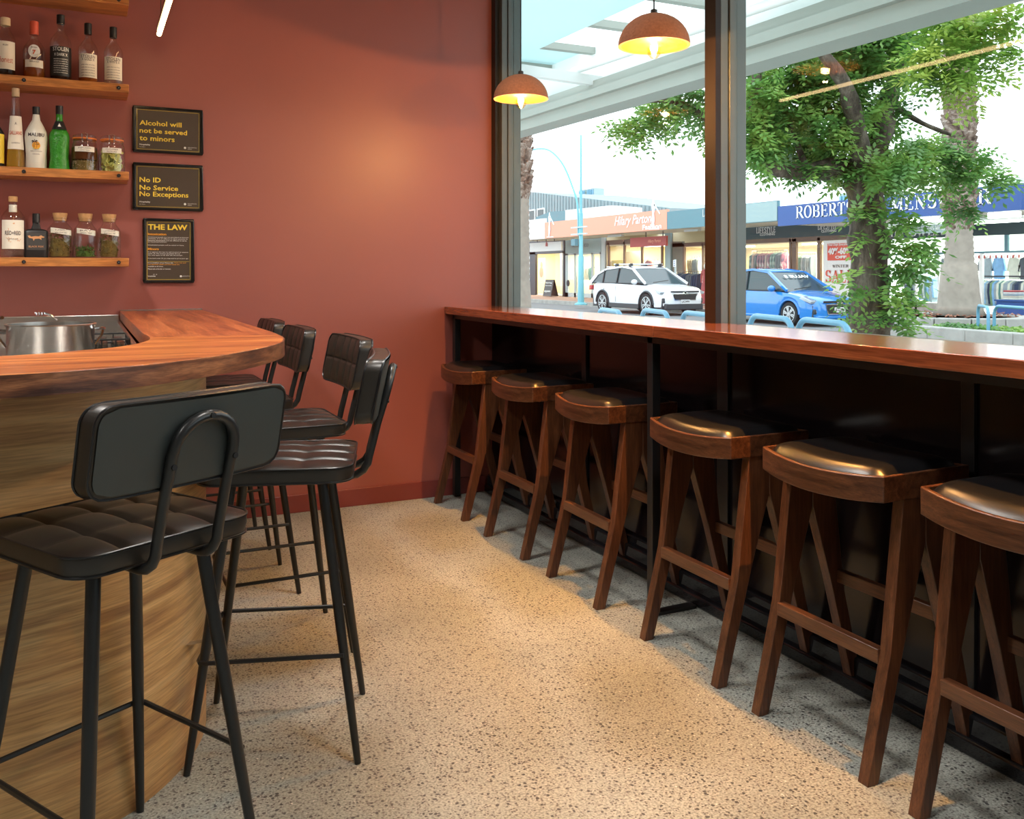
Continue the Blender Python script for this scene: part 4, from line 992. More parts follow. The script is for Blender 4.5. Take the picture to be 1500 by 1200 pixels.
# B: grey framed shop front
zt=Z(850,371,FX)
quad_box(FX-.06,.12,828,880,zt,Z(850,351,FX),M['ltgrey'],'sign_board',sB)
text_on(FX-.07,838,862,Z(850,362,FX),.16,'NOON & CO',M['dkteal'],sB,0)
for a,b in ((828,832),(841,843.5),(866,868.5),(878.5,880)): quad_box(FX-.05,.1,a,b,0,zt,plain('pale_blue_grey_frame',(.42,.50,.52),.5),'window_post',sB)
quad_box(FX-.05,.1,828,880,0,.22,M['greyp'],'plinth',sB);quad_box(FX-.05,.1,828,880,zt-.08,zt,M['greyp'],'window_head',sB)
for a,b in ((832,841),(843.5,866),(868.5,878.5)): quad_box(FX,.02,a,b,.22,zt-.08,M['shoppane'],'pane',sB)
MB().tube([(FX-.06,Y(834,FX),.72),(FX-.08,Y(834,FX),.72)],.17,20).build('round_sticker',M['dkframe'],sB)
quad_box(FX-.08,.3,880.5,888,0,3.0,M['greyp'],'pillar',sB)
# C
for a,b in ((890,892),(913,915),(938.5,940.5),(968,970)): quad_box(FX-.03,.08,a,b,0,Z(930,353,FX),M['brownf'],'window_post',sC)
quad_box(FX-.03,.08,888,975,Z(930,357,FX),Z(930,350,FX),M['brownf'],'window_head',sC)
quad_box(FX-.03,.08,888,975,0,.35,M['brownf'],'plinth',sC)
for a,b in ((892,913),(915,938.5),(940.5,968)): quad_box(FX,.02,a,b,.35,Z(930,357,FX),M['shoppane'],'pane',sC)
quad_box(FX+.3,.05,896,913,Z(904,395,FX),Z(904,381,FX),M['goldp'],'notice_board',sC)
quad_box(FX+1.0,.05,892,938,.3,2.3,M['shopw'],'display_screen',sC)
quad_box(FX-.1,.3,974,986,0,3.0,M['ltgrey'],'pillar',sC)
hs=thing('hanging_sign','small brick-red hanging sign under the salmon awning','sign',(AX+1.2,Y(950,AX+1.2),Z(950,361,AX+1.2)))
X=AX+1.2;quad_box(X,.08,923,976,Z(950,361,X),Z(950,347,X),M['redsign'],'panel',hs)
text_on(X-.01,949,968,Z(950,357,X),.17,'Hilary Parton',M['salmon'],hs,.02,.3)
for p in (945,970): MB().bar((X+.04,Y(p,X),Z(p,347,X)),(X+.04,Y(p,X),Z(p,347,X)+.35),.03,.03).build('hanger',M['dkframe'],hs)
hw=thing('hanging_sign','white hanging sign with small red mark above the charcoal doorway','sign',(AX+1.2,Y(799,X),Z(799,368,X)))
quad_box(X,.1,776,822,Z(799,368,X),Z(799,355,X),M['white'],'panel',hw)
MB().prism([(Y(801,X)-.12,Z(799,361,X)),(Y(801,X)+.12,Z(799,361,X)),(Y(801,X)+.1,Z(799,361,X)+.15),(Y(801,X),Z(799,361,X)+.24),(Y(801,X)-.1,Z(799,361,X)+.15)],X-.02,X-.005,'yz').build('emblem',M['redsign'],hw)
for p in (786,799,811): MB().bar((X+.04,Y(p,X),Z(p,355,X)),(X+.04,Y(p,X),Z(p,355,X)+.4),.03,.03).build('hanger',M['dkframe'],hw)
# D
zh=Z(1120,352,FX);zw=Z(1120,356,FX)
quad_box(FX-.05,.12,1086,1256,Z(1120,350,FX),Z(1120,332,FX),M['dkteal'],'sign_board',sD)
for a,b in ((1108,1136),(1198,1226)):
    text_on(FX-.07,a,b,Z(1120,341.5,FX),.22,'LIFESTYLE',M['wprint'],sD,0,gl=serif);text_on(FX-.07,a+5,b-1,Z(1120,345.5,FX),.09,'CLOTHING',M['wprint'],sD,.02)
for a,b in ((985,1000),): quad_box(FX-.03,.1,a,b,0,2.6,plain('weathered_timber_grey',(.20,.19,.15),.8),'timber_panel',sD)
for a,b in ((1000,1002),(1028,1029.5),(1083,1089),(1156,1158.5),(1160,1166),(1197,1201),(1242,1256)): quad_box(FX-.03,.1,a,b,0,zh,M['brownf'],'window_post',sD)
quad_box(FX-.03,.1,985,1256,zw,zh+.05,M['brownf'],'window_head',sD)
quad_box(FX-.03,.1,1048,1256,0,.3,M['brownf'],'plinth',sD)
for a,b in ((1029.5,1083),(1089,1156),(1166,1197),(1201,1242)): quad_box(FX,.02,a,b,.3,zw,M['shoppane'],'pane',sD)
quad_box(FX+1.6,.05,1003,1025,1.4,2.3,M['shopw'],'display_board',sD)
sp=thing('sale_poster','tall white window poster with red discount panel and large red SALE lettering','poster',(FX-.1,Y(1226,FX-.1),0))
X=FX-.12;sheet=quad_box(X,.03,1206,1252,.25,Z(1226,352,X),M['white'],'sheet',sp)
pr=quad_box(X-.012,.012,1212,1246,Z(1226,381.5,X),Z(1226,356.5,X),M['saler'],'discount_panel',sp)
text_on(X-.02,1213,1245,Z(1226,361,X),.11,'Final Days Everything',M['white'],sp,.02);text_on(X-.02,1213,1245,Z(1226,373,X),.24,'40%-60%',M['white'],sp,.05);text_on(X-.02,1223,1240,Z(1226,379,X),.10,'OFF',M['white'],sp,.05)
text_on(X-.02,1219,1243,Z(1226,392,X),.10,'WINTER',M['ink'],sp,0,gl=serif);text_on(X-.02,1209,1250,Z(1226,414,X),.42,'SALE',M['saler'],sp,.0,gl=serif)
# E
X=FX
quad_box(X-.06,.12,1256,1560,Z(1350,349,X),Z(1350,333,X),M['dkteal'],'sign_board',sE)
text_on(X-.07,1296,1396,Z(1350,346,X),.28,'MENSWEAR',M['wprint'],sE,0,gl=serif)
quad_box(X-.04,.1,1256,1560,Z(1450,371,X),Z(1450,368,X),M['bluegrey'],'window_rail',sE)
for a,b in ((1340,1343),(1373,1376),(1434,1439),(1471,1476),(1510,1516)): 
    quad_box(X-.03,.08,a,b,0 if a<1460 else Z(1450,371,X),Z(1450,371,X) if a<1460 else Z(1450,333,X),M['white'] if a<1460 else M['bluegrey'],'window_post',sE)
quad_box(X-.03,.1,1300,1434,0,Z(1340,443,X),M['kerb'],'plinth',sE)
for a,b in ((1300,1340),(1343,1373),(1376,1434)): quad_box(X,.02,a,b,Z(1340,443,X),Z(1450,371,X),M['shoppane'],'pane',sE)
quad_box(X+.4,.03,1437,1560,Z(1470,406,X),Z(1470,404,X),M['dkframe'],'shelf_rail',sE)
hl=thing('hanging_sign','grey-green hanging sign with white lettering under the blue awning','sign',(AX+1.4,Y(1366,AX+1.4),Z(1366,341,AX+1.4)))
X=AX+1.4;quad_box(X,.1,1331,1402,Z(1366,341,X),Z(1366,329,X),M['ltgrey'],'panel',hl)
text_on(X-.01,1336,1399,Z(1366,338,X),.14,'ROBERTSONS MENSWEAR',M['wprint'],hl,0,gl=serif)
# bunting strip of red and white
bt=thing('bunting','red and white diagonal striped tape across the open shop front','bunting',(FX-.1,Y(1470,FX),Z(1470,375,FX)))
for k in range(22):
    a=1424+k*4.2;quad_box(FX-.1,.02,a,a+2.1,Z(1470,373.5,FX-.1)-.09,Z(1470,373.5,FX-.1),M['redsign'] if k%2==0 else M['white'],'stripe',bt)
# ---- awnings with sign fascias
def awning(lab,px0,px1,zb,zt,mat,X=AX,deep=None):
    ya,yb=Y(px0,X),Y(px1,X);t=thing('street_awning',lab,'awning',(X,(ya+yb)/2,zb),0)
    MB().box(X,X+.12,yb+.01,ya-.01,zb,zt).build('fascia_sign',mat,t)
    MB().box(X+.12,FX-.14,yb+.01,ya-.01,zb+.05,zb+.15).build('soffit',M['soffit'],t)
    return t
a1=awning('white awning sign with small red mark at far left of street',740,798,Z(780,351,AX),Z(780,322,AX),M['white'])
MB().prism([(Y(771,AX)-.2,Z(771,334,AX)),(Y(771,AX)+.2,Z(771,334,AX)),(Y(771,AX)+.15,Z(771,334,AX)+.22),(Y(771,AX),Z(771,334,AX)+.4),(Y(771,AX)-.15,Z(771,334,AX)+.22)],AX-.03,AX-.005,'yz').build('emblem',M['redsign'],a1)
zs=(2.93,3.70)
a2=awning('salmon awning sign with white handwritten lettering',798,977,zs[0],zs[1],M['salmon'])
X=AX-.015
text_on(X,900,954,3.12,.50,'Hilary Parton',M['white'],a2,.012,.35);text_on(X,941,969,2.98,.20,'Fashion',M['white'],a2,.03)
def figure(px,t):
    yc=Y(px,X);P=[(0,.0),(.10,.35),(.06,.62),(.14,.86),(.10,1.02),(.05,1.05),(.04,1.12),(.0,1.2),(-.05,1.12),(-.06,1.04),(-.13,.95),(-.10,.8),(-.05,.62),(-.12,.35),(-.07,.0)]
    MB().prism([(yc-a,2.98+b) for a,b in P],X-.01,X+.0,'yz').build('figure_cutout',M['white'],t)
    MB().bar((X,yc-.05,3.95),(X,yc-.45,3.55),.02,.05).bar((X,yc+.3,2.99),(X,yc-.4,2.97),.01,.04).build('line_cutout',M['white'],t)
figure(805,a2);figure(957,a2)
a3=awning('blue-grey awning sign right of the salmon one',977,1139,2.93,3.60,M['bluegrey'])
MB().box(AX-.01,AX,Y(1139,AX)+.02,Y(1088,AX),2.95,3.58).build('grey_panel',M['ltgrey'],a3)
text_on(AX-.02,1029,1062,3.28,.27,'LIFESTYLE',M['wprint'],a3,0,gl=serif);text_on(AX-.02,1038,1060,3.07,.15,'CLOTHING',M['wprint'],a3,.02)
zb,zt2=Z(1139,331.5,AX),Z(1139,302.5,AX)
a4=awning('royal blue awning sign with large white serif lettering',1139,1497,zb,zt2,M['navy'])
# letter band: ROBERTSONS from 1166 (hidden behind the tree at 1252), MENSWEAR from 1308 to 1452
text_on(AX-.02,1166,1291,zb+.19,.40,'ROBERTSONS',M['white'],a4,0,gl=serif);text_on(AX-.02,1305,1452,zb+.19,.40,'MENSWEAR',M['white'],a4,0,gl=serif)
for a,b in ((1333,1380),(1447,1490)):
    MB().box(AX+.6,AX+.75,Y(b,AX+.6),Y(a,AX+.6),zb-.12,zb+.02).build('batten_light',M['tubelight'],a4)
for p in (900,1012): MB().box(AX+1,AX+1.15,Y(p+10,AX+1),Y(p-10,AX+1),2.86,2.94).build('batten_light',M['greyp'],a2 if p<977 else a3)
# ---- buildings behind
gb=thing('gabled_warehouse','grey-blue corrugated building rising behind the salmon sign','building',(30,45,0))
BX=30;ya,yb=Y(700,BX),Y(982,BX)
z0=Z(775,281,BX);z1=Z(980,305,BX);zz0=z0+(z0-z1)*.35
MB().prism([(ya,0),(yb,0),(yb,z1),(Y(775,BX),z0),(ya,zz0)],BX,BX+8,'yz').build('wall',M['corr'],gb,smooth=False)
n=int((ya-yb)/.42);m=MB()
for i in range(n):
    y=yb+.42*i;k=(y-yb)/(Y(775,BX)-yb);m.box(BX-.05,BX,y,y+.16,3,z1+(z0-z1)*k)
m.build('ribs',M['corr'],gb)['kind']='stuff'
for a,b in ((774,783),(786,797)):
    f=quad_box(BX-.15,.1,a,b,Z(785,322,BX),Z(785,306.5,BX),M['white'],'window',gb);quad_box(BX-.18,.04,a+1.3,b-1.3,Z(785,322,BX),Z(785,308.5,BX),M['carg'],'pane',f)
lr=thing('white_parapet','white rendered parapet wall behind the salmon sign','parapet',(27.8,43,3))
BX=27.6;MB().prism([(Y(828,BX),0),(Y(934,BX),0),(Y(934,BX),Z(934,304,BX)),(Y(895,BX),Z(895,301,BX)),(Y(828,BX),Z(828,308,BX))],BX,BX+.3,'yz').build('wall',M['white'],lr)
MB().prism([(Y(779,BX),3),(Y(828,BX),3),(Y(828,BX),Z(828,308,BX)),(Y(800,BX),Z(800,310,BX)),(Y(779,BX),Z(779,318,BX))],BX+.3,BX+.6,'yz').build('dark_section',M['bluegrey'],lr)
for i,(a,b,c,d,lb) in enumerate([(848,857,279,292,'left one of two teal rooftop vents above the salmon sign'),(860,870,277,292,'right one of two teal rooftop vents above the salmon sign'),(1230,1249,284,296,'teal rooftop vent above the royal blue sign')]):
    BX=25 if i==2 else 38.3;t=thing('rooftop_vent',lb,'vent',(BX,Y((a+b)/2,BX),Z(a,d,BX)));ya,yb=Y(a,BX),Y(b,BX);zz=Z(a,c,BX)
    MB().box(BX,BX+1,yb,ya,3.6 if i==2 else 0,zz).build('housing',M['ltgrey'],t)
    for k in range(4): MB().box(BX-.06,BX,yb+(ya-yb)*(k+.15)/4,yb+(ya-yb)*(k+.8)/4,Z(a,d,BX),zz-.1).build('louvre',M['lblue'],t)
rb=thing('grey_building','pale grey building edge at far right behind the blue sign','building',(27,10,0))
MB().box(28,34,-6,Y(1440,28),0,Z(1480,262,28)).build('wall',M['greyp'],rb)
MB().box(FX+.3,FX+3,-6,Y(1200,FX),3.21,3.6).build('parapet',M['soffit'],rb)
dk=thing('shop_roof','plain parapet roof wall above the middle shops','parapet',(24,30,2.7));MB().box(FX+.3,FX+3,Y(1200,FX)+.05,Y(760,FX),3.21,3.35).build('wall',M['soffit'],dk)
# ------------------------------------------------------------------ garments
GC=[(.03,.05,.10),(.30,.36,.40),(.22,.42,.68),(.66,.68,.58),(.10,.12,.14),(.55,.50,.40),(.10,.24,.22),(.60,.62,.62),(.40,.10,.10),(.18,.30,.16),(.55,.35,.30),(.72,.72,.70)]
GM=[plain('cloth_%s'%n,c,.9,noise=.25,nscale=9) for n,c in zip(['navy','grey','blue','cream','charcoal','beige','teal','white','red','green','pink','ivory'],GC)]
GM.append(wood('cloth_floral',(.03,.04,.10),(.50,.12,.20),(.75,.75,.68),(7,7,7),.9,0,1,.0));GM.append(wood('cloth_leafy',(.03,.08,.07),(.20,.35,.30),(.70,.72,.64),(8,8,8),.9,0,1,.0))
CN=['navy','grey','light blue','cream','charcoal','beige','teal','white','red','green','pink','ivory','flower-patterned','leaf-patterned']
def shirt_front(X,y,z,w,h,ci,lab,grp):
    P=[(-.13*w,0),(.13*w,0),(.34*w,-.05*h),(.52*w,-.62*h),(.42*w,-.64*h),(.33*w,-.3*h),(.34*w,-h),(-.34*w,-h),(-.33*w,-.3*h),(-.42*w,-.64*h),(-.52*w,-.62*h),(-.34*w,-.05*h)]
    t=thing('hanging_shirt',lab,'shirt',(X,y,z),0,grp)
    MB().prism([(a,b) for a,b in P],-.04,.04,'yz').build('cloth_body',GM[ci],t,local=True)
    MB().prism([(-.12*w,.0),(0,-.16*h),(.12*w,0),(.07*w,.03*h),(-.07*w,.03*h)],-.055,-.041,'yz').build('collar',GM[ci],t,local=True)
    MB().tube([(0,0,.0),(0,0,.07),(0,.03,.10)],.006,5).build('hanger_hook',M['dkframe'],t,local=True)
def garment_side(X,y,z,h,ci,lab,grp,dress=False,w=.44,th=.07):
    t=thing('hanging_dress' if dress else 'hanging_garment',lab,'dress' if dress else 'garment',(X,y,z),0,grp)
    P=[(-.04,.0),(.04,0),(w*.5,-.09),(w*.56,-.5*h),(w*.42,-h),(-w*.42,-h),(-w*.56,-.5*h),(-w*.5,-.09)]
    MB().prism(P,-th/2,th/2,'xz').build('cloth_body',GM[ci],t,local=True)
    MB().tube([(0,0,0),(0,0,.08)],.006,5).build('hanger_hook',M['dkframe'],t,local=True)
rd=random.Random(11)
Xs=FX+.45
for px,ci,lb in [(1446,1,'grey long-sleeved shirt on the upper rail of the menswear shop'),(1464,2,'light blue long-sleeved shirt on the upper rail of the menswear shop'),(1486,3,'cream long-sleeved shirt on the upper rail of the menswear shop'),(1437,4,'charcoal shirt on the upper rail beside the white post'),(1503,4,'charcoal shirt cut by the right edge of the picture')]:
    shirt_front(Xs+(.15 if px==1437 else 0),Y(px,Xs),Z(px,377,Xs),.42,.62,ci,lb,'shirts on the upper rail')
def rack(X,px0,px1,pz,leg,lab,white=False):
    t=thing('clothes_rail',lab,'rail',(X,Y((px0+px1)/2,X),0));ya,yb=Y(px0,X),Y(px1,X)
    mt=M['chrome'] if not white else M['white'];zz=pz+.085
    MB().tube([(X,ya,zz),(X,yb,zz)],.015,8).build('rail',mt,t)
    for y in (ya,yb): MB().tube([(X,y,.03),(X,y,zz)],.015,8).bar((X-.25,y,.04),(X+.25,y,.04),.03,.02).build('leg',mt,t)
def fill(X,px0,px1,z,h,cols,n,where,grp,dress=False):
    OR=['first','second','third','fourth','fifth','sixth','seventh','eighth','ninth','tenth','eleventh','twelfth','thirteenth','fourteenth','fifteenth','sixteenth','seventeenth','eighteenth','nineteenth','twentieth','twenty-first','twenty-second']
    for i in range(n):
        px=px0+(px1-px0)*(i+.5)/n;ci=cols[rd.randrange(len(cols))]
        garment_side(X,Y(px,X),z+rd.uniform(-.02,.02),h*rd.uniform(.85,1.05),ci,'%s %s, %s from left %s'%(CN[ci],'dress' if dress else 'garment',OR[i],where),grp,dress)
zl=Z(1465,411,Xs);rack(Xs,1437,1512,zl,True,'chrome clothes rail on the lower level of the menswear shop')
fill(Xs,1438,1510,zl,.72,[0,1,2,3,5,6,4,9],22,'hanging sideways on the lower menswear rail','garments on the lower menswear rail')
zl=Z(1360,405,FX+.7);rack(FX+.7,1340,1376,zl,True,'clothes rail behind the menswear window left of the palm')
fill(FX+.7,1341,1375,zl,.75,[0,1,6,7,2],10,'on the rail behind the window left of the palm','garments left of the palm')
shirt_front(FX+.6,Y(1384,FX+.6),Z(1384,379,FX+.6),.4,.4,4,'charcoal T-shirt above the rail left of the palm','wall shirts by the palm')
shirt_front(FX+.6,Y(1356,FX+.6),Z(1356,382,FX+.6),.4,.4,7,'white T-shirt above the rail left of the palm','wall shirts by the palm')
X=FX+.6;zl=Z(1120,371,X)
rack(X,1102,1154,zl,True,'clothes rail of patterned dresses above the blue car')
fill(X,1103,1153,zl,1.1,[12,13,12,4,12,13,10],13,'on the patterned dress rail above the blue car','dresses above the blue car',True)
zl=Z(1180,374,X);rack(X,1166,1196,zl,True,'clothes rail of green and white tops behind the brown posts')
fill(X,1167,1195,zl,.85,[9,7,6,1],9,'on the rail between brown window posts','tops between brown posts')
fill(X,1167,1195,zl-.95,.8,[0,4],7,'low on the rail between brown window posts','trousers between brown posts')
X=FX-.9;zl=Z(1008,401,X)
rack(X,991,1029,zl,True,'pavement clothes rail of dark garments beside the white car')
fill(X,992,1028,zl,1.0,[0,4,4,0,4],12,'on the pavement rail beside the white car','dark garments on the pavement rail')
X=FX+.6;fill(X,1012,1030,Z(1020,378,X),.75,[3,5,1],5,'hanging high behind the pavement rail','pale garments behind the pavement rail')
fill(FX+.6,941,966,Z(950,383,FX+.6),.8,[11,3,5,7],5,'in the window under the red hanging sign','tops under the red hanging sign')
shirt_front(FX+.3,Y(950,FX+.3),Z(950,382,FX+.3),.6,.7,8,'red jacket displayed in the window under the red hanging sign',None)
fill(FX+.5,858,878,Z(868,391,FX+.5),.7,[10,5,11,6],5,'in the grey framed shop window','tops in the grey framed shop')
def mannequin(px,X,top,bot,lab,zs=1.0,standm=None):
    y=Y(px,X);t=thing('mannequin',lab,'mannequin',(X,y,0.0))
    MB().lathe([(0,1.62),(.07,1.60),(.085,1.52),(.05,1.42),(.05,1.38)],(0,0,0),14).build('head',M['shopw2'],t,local=True)
    m=MB().lathe([(.16,.86),(.17,.95),(.13,1.08),(.18,1.28),(.19,1.36),(.06,1.41)],(0,0,0),16,sx=.7)
    for s in (-1,1): m.tube([(0,s*.19,1.35),(-.03,s*.24,1.12),(-.05,s*.22,.86)],[.05,.04,.03],8)
    m.build('top_garment',top,t,local=True)
    if bot is None: MB().lathe([(.33,.06),(.22,.4),(.16,.87)],(0,0,0),16).build('skirt',top,t,local=True)
    else:
        m=MB()
        for s in (-1,1): m.tube([(0,s*.09,.9),(0,s*.10,.5),(0,s*.11,.08)],[.09,.07,.055],8)
        m.build('trousers',bot,t,local=True)
    MB().lathe([(.25,.0),(.25,.05),(0,.05)],(0,0,0),20).build('base',M['white'],t,local=True)
mannequin(1034,FX-1.0,GM[8],None,'mannequin in a long red dress on the pavement right of the dark rail')
mannequin(1043,FX-1.1,GM[1],GM[2],'mannequin in grey top and blue jeans beside the red-dressed one')
mannequin(1332,FX+.5,GM[4],GM[0],'mannequin in dark checked shirt behind the menswear window by the tree')
bn=thing('display_table','blue display table with folded clothes at the menswear entrance','table',(FX-.5,Y(1490,FX-.5),0))
ya,yb=Y(1474,FX-.5),Y(1530,FX-.5);MB().box(FX-.9,FX-.2,yb,ya,0,.5).build('base_cabinet',M['navy'],bn);MB().box(FX-.95,FX-.15,yb-.03,ya+.03,.5,.54).build('table_top',M['navy'],bn)
for k in range(5):
    t=thing('folded_shirt','folded %s shirt stacked on the blue display table'%CN[(3,5,1,7,8)[k]],'shirt',(FX-.6,ya-.25,.54+.045*k),0,'folded shirts on the display table')
    MB().box(FX-.8,FX-.4,ya-.45,ya-.12,.5405+.05*k,.588+.05*k).build('cloth_body',GM[(3,5,1,7,8)[k]],t,bevel=.012)
# ------------------------------------------------------------------ street pole, hoops
PXx=17.6;yp=Y(851,PXx)
sl=thing('street_light_pole','turquoise street light pole with a long curved arm','street light',(PXx,yp,0))
zz=lambda py:Z(851,py,PXx)
MB().lathe([(.26,0),(.26,.04),(.13,.10),(.115,1.9),(.085,1.95),(.08,3.6),(.06,3.62),(.045,5.2),(.03,zz(198))],(PXx,yp,0),18).build('pole',M['turq'],sl)
arm=[(PXx,Y(849,PXx)+.1,zz(345)),(PXx,Y(846,PXx),zz(300)),(PXx,Y(838,PXx),zz(270)),(PXx,Y(826,PXx),zz(238)),(PXx,Y(812,PXx),zz(216)),(PXx,Y(798,PXx),zz(204)),(PXx,Y(778,PXx),zz(199))]
q=[Vector(p) for p in arm];pts=[]
for i in range(len(q)-1):
    for k in range(4):
        t_=k/4;p0=q[max(i-1,0)];p1=q[i];p2=q[i+1];p3=q[min(i+2,len(q)-1)]
        pts.append(.5*((2*p1)+(p2-p0)*t_+(2*p0-5*p1+4*p2-p3)*t_*t_+(3*p1-p0-3*p2+p3)*t_**3))
pts.append(q[-1]);MB().tube(pts,.04,10).build('curved_arm',M['turq'],sl)
MB().ball(tuple(q[-1]+Vector((0,.3,-.03))),(.14,.45,.07)).build('lamp_head',M['greyp'],sl)
for py in (333,343): MB().bar((PXx-.1,Y(840,PXx),zz(py)),(PXx-.1,Y(863,PXx),zz(py)),.05,.05).build('banner_arm',M['greyp'],sl)
MB().box(PXx-.25,PXx-.1,yp+.05,yp+.35,zz(360),zz(350)).build('junction_box',M['bluegrey'],sl)
KIDS.clear()
def hoop(w,h,lab,grp):
    t=thing('bike_hoop',lab,'bike rack',group=grp);r=.17;P=[(0,-w/2-.06,-.15)]
    P=[(0,-w/2,-.15),(0,-w/2,h-r)]
    for a in range(15,91,15): P.append((0,-w/2+r-r*math.cos(math.radians(a)),h-r+r*math.sin(math.radians(a))))
    for a in range(90,-1,-15): P.append((0,w/2-r+r*math.cos(math.radians(a)),h-r+r*math.sin(math.radians(a))))
    P.append((0,w/2,-.15));MB().tube(P,.03,12).build('tube_hoop',M['lblue'],t,local=True)
    for s in (-1,1): MB().lathe([(.07,-.012),(.07,.0),(.03,.008)],(0,s*w/2,0),14).build('base_plate',M['lblue'],t,local=True)
    return t
h0=hoop(.95,.78,'','');cen=[(893,452,'far left'),(959,456,'second from left'),(1022,460,'left of the mullion'),(1128,465,'right of the mullion'),(1205,471,'below the blue car front')]
for i,(px,py,w_) in enumerate(cen):
    o=h0 if i==0 else copy_tree(h0)
    # placed so that the top rail, .78 m up, meets the sight line
    d=(CAMZ-.78)*FPX/(py-HOR);p=atd(px,py,min(d,11.2));o.location=(p.x,p.y,0);o.rotation_euler=(0,0,-.25);tag(o,'pale blue bike hoop, %s in the row outside the counter window'%w_,'bike rack','pale blue bike hoops outside the window')
h1=hoop(1.15,.62,'pale blue bike hoop by the palm planter, left of a pair','pale blue bike hoops by the palm');p=atd(1440,449,16.9);h1.location=(p.x,p.y,.0);h1.rotation_euler=(0,0,-.78)
h2=hoop(1.3,.62,'pale blue bike hoop by the palm planter, cut by right edge','pale blue bike hoops by the palm');p=atd(1484,449,16.5);h2.location=(p.x,p.y,0);h2.rotation_euler=(0,0,-.45)
# ------------------------------------------------------------------ cars
def car(name,lab,paint,L_,Wd,Hh,loc,hood,suv,plate,plc):
    """local x forward; placed with rotation"""
    t=thing(name,lab,'car',loc,-PI/2);w=Wd/2
    fw,rw=(L_/2-.90),(-L_/2+ (.98 if suv else .80));wr=.36 if suv else .315
    belt=1.05 if suv else .93
    st=[-L_/2+L_*i/60 for i in range(61)]
    def top(x):
        u=(x+L_/2)/L_
        if suv:
            K=[(0,.92),(.03,1.04),(.12,1.10),(.5,1.04),(.70,1.02),(.80,1.0),(.92,.92),(.97,.84),(1,.70)]
        else: K=[(0,.80),(.03,.92),(.14,.98),(.5,.93),(.70,.93),(.82,.86),(.93,.76),(.98,.68),(1,.58)]
        for a,b in zip(K,K[1:]):
            if u<=b[0]: q=(u-a[0])/(b[0]-a[0]);return a[1]+(b[1]-a[1])*q
        return K[-1][1]
    def hw(x):
        u=(x+L_/2)/L_
        e=min(u,1-u)
        return w*(1-.30*max(0,(.12-e)/.12)**2.2)
    def low(x):
        z=.28 if suv else .22
        for c in (fw,rw):
            d=abs(x-c);R=wr+.07
            if d<R: z=max(z,wr+math.sqrt(R*R-d*d)*.98)
        e=min(x+L_/2,L_/2-x)
        if e<.18: z=max(z,z+.05)
        return z
    vs=[];n=9
    for x in st:
        T_,H2,Lo=top(x),hw(x),low(x)
        mid=Lo+(T_-Lo)*.45;Lo=min(Lo,T_-.06)
        half=[(H2*.97,Lo),(H2,mid),(H2*.985,T_-.14),(H2*.93,T_-.03),(H2*.80,T_),(H2*.45,T_+.03),(0,T_+.04)]
        ring=[(x,-a,b) for a,b in half]+[(x,a,b) for a,b in half[::-1][1:]]
        vs+=ring
    m=13;fs=[]
    for i in range(60):
        for k in range(m-1): fs.append((i*m+k,i*m+k+1,(i+1)*m+k+1,(i+1)*m+k))
        fs.append((i*m+m-1,i*m,(i+1)*m,(i+1)*m+m-1))
    fs+=[tuple(range(m)),tuple(60*m+k for k in range(m))[::-1]]
    body=MB().add(vs,fs).build('body',paint,t,local=True,ang=50)
    # underbody + arches liners
    MB().box(-L_/2+.15,L_/2-.15,-w*.86,w*.86,.2,.55).build('underbody',M['plas'],t,local=True)
    if suv or True:
        for s in (-1,1): MB().box(rw+wr+.08,fw-wr-.08,s*w*.90,s*w*1.005,.20,.36 if suv else .27).build('sill',M['plas'] if suv else paint,t,local=True,bevel=.02)
    MB().box(L_/2-.32,L_/2+.01,-w*.80,w*.80,.20,.40 if suv else .30).build('front_skirt',M['plas'] if suv else paint,t,local=True,bevel=.03)
    MB().box(-L_/2-.01,-L_/2+.3,-w*.78,w*.78,.25,.50 if suv else .34).build('rear_skirt',M['plas'],t,local=True,bevel=.03)
    for c in (fw,rw):
        for s in (-1,1):
            ar=MB();P=[]
            for k in range(13):
                a=PI*k/12;P.append((c+(wr+.065)*math.cos(a),s*w*.985,wr+(wr+.065)*math.sin(a)))
            ar.tube(P,.03,6).build('arch_trim',M['plas'] if suv else paint,t,local=True)
            wh=MB().lathe([(wr-.10,-.1),(wr-.02,-.11),(wr,-.08),(wr,.08),(wr-.02,.11),(wr-.10,.10)],(0,0,0),32)
            wh.v=[(c+a,s*(w-.11)+cz,wr+b) for a,b,cz in wh.v];W_=wh.build('wheel',M['tyre'],t,local=True)
            yy=s*(w-.02);r=wr-.11
            d=MB();d.tube([(c,yy-s*.06,wr),(c,yy-s*.055,wr)],r,28).build('rim_back',M['plas'],W_,local=True)
            sp_=MB()
            for k in range(10 if suv else 12):
                a=2*PI*k/(10 if suv else 12)+(.12 if k%2 else -.12);sp_.bar((c,yy,wr),(c+r*math.cos(a),yy,wr+r*math.sin(a)),.035,.035,(0,1,0))
            sp_.tube([(c+r*math.cos(2*PI*k/28),yy,wr+r*math.sin(2*PI*k/28)) for k in range(28)],.018,6,True).tube([(c,yy+s*.01,wr),(c,yy+s*.02,wr)],.05,12).build('rim',M['alloy'],W_,local=True)
    # greenhouse
    B=hood
    low_=[(B[0],belt-.02),(B[5],belt-.02)];wb=w*.92;wt=w*.70
    prof=B[1:5]   # (x,z) windscreen top, roof mid, roof rear, rear top
    xs=[B[0]]+[p[0] for p in prof]+[B[5]]
    cab=[(B[0],belt-.03)]+prof+[(B[5],belt-.03)]
    def cw(z): return wb+(wt-wb)*((z-belt)/(Hh-belt))**1.0
    vs=[];
    for s in (-1,1): vs+=[(x,s*cw(z),z) for x,z in cab]
    k=len(cab);fs=[tuple(range(k)),tuple(range(2*k-1,k-1,-1))]+[(i,k+i,k+i+1,i+1) for i in range(k-1)]+[(0,k-1,2*k-1,k)]
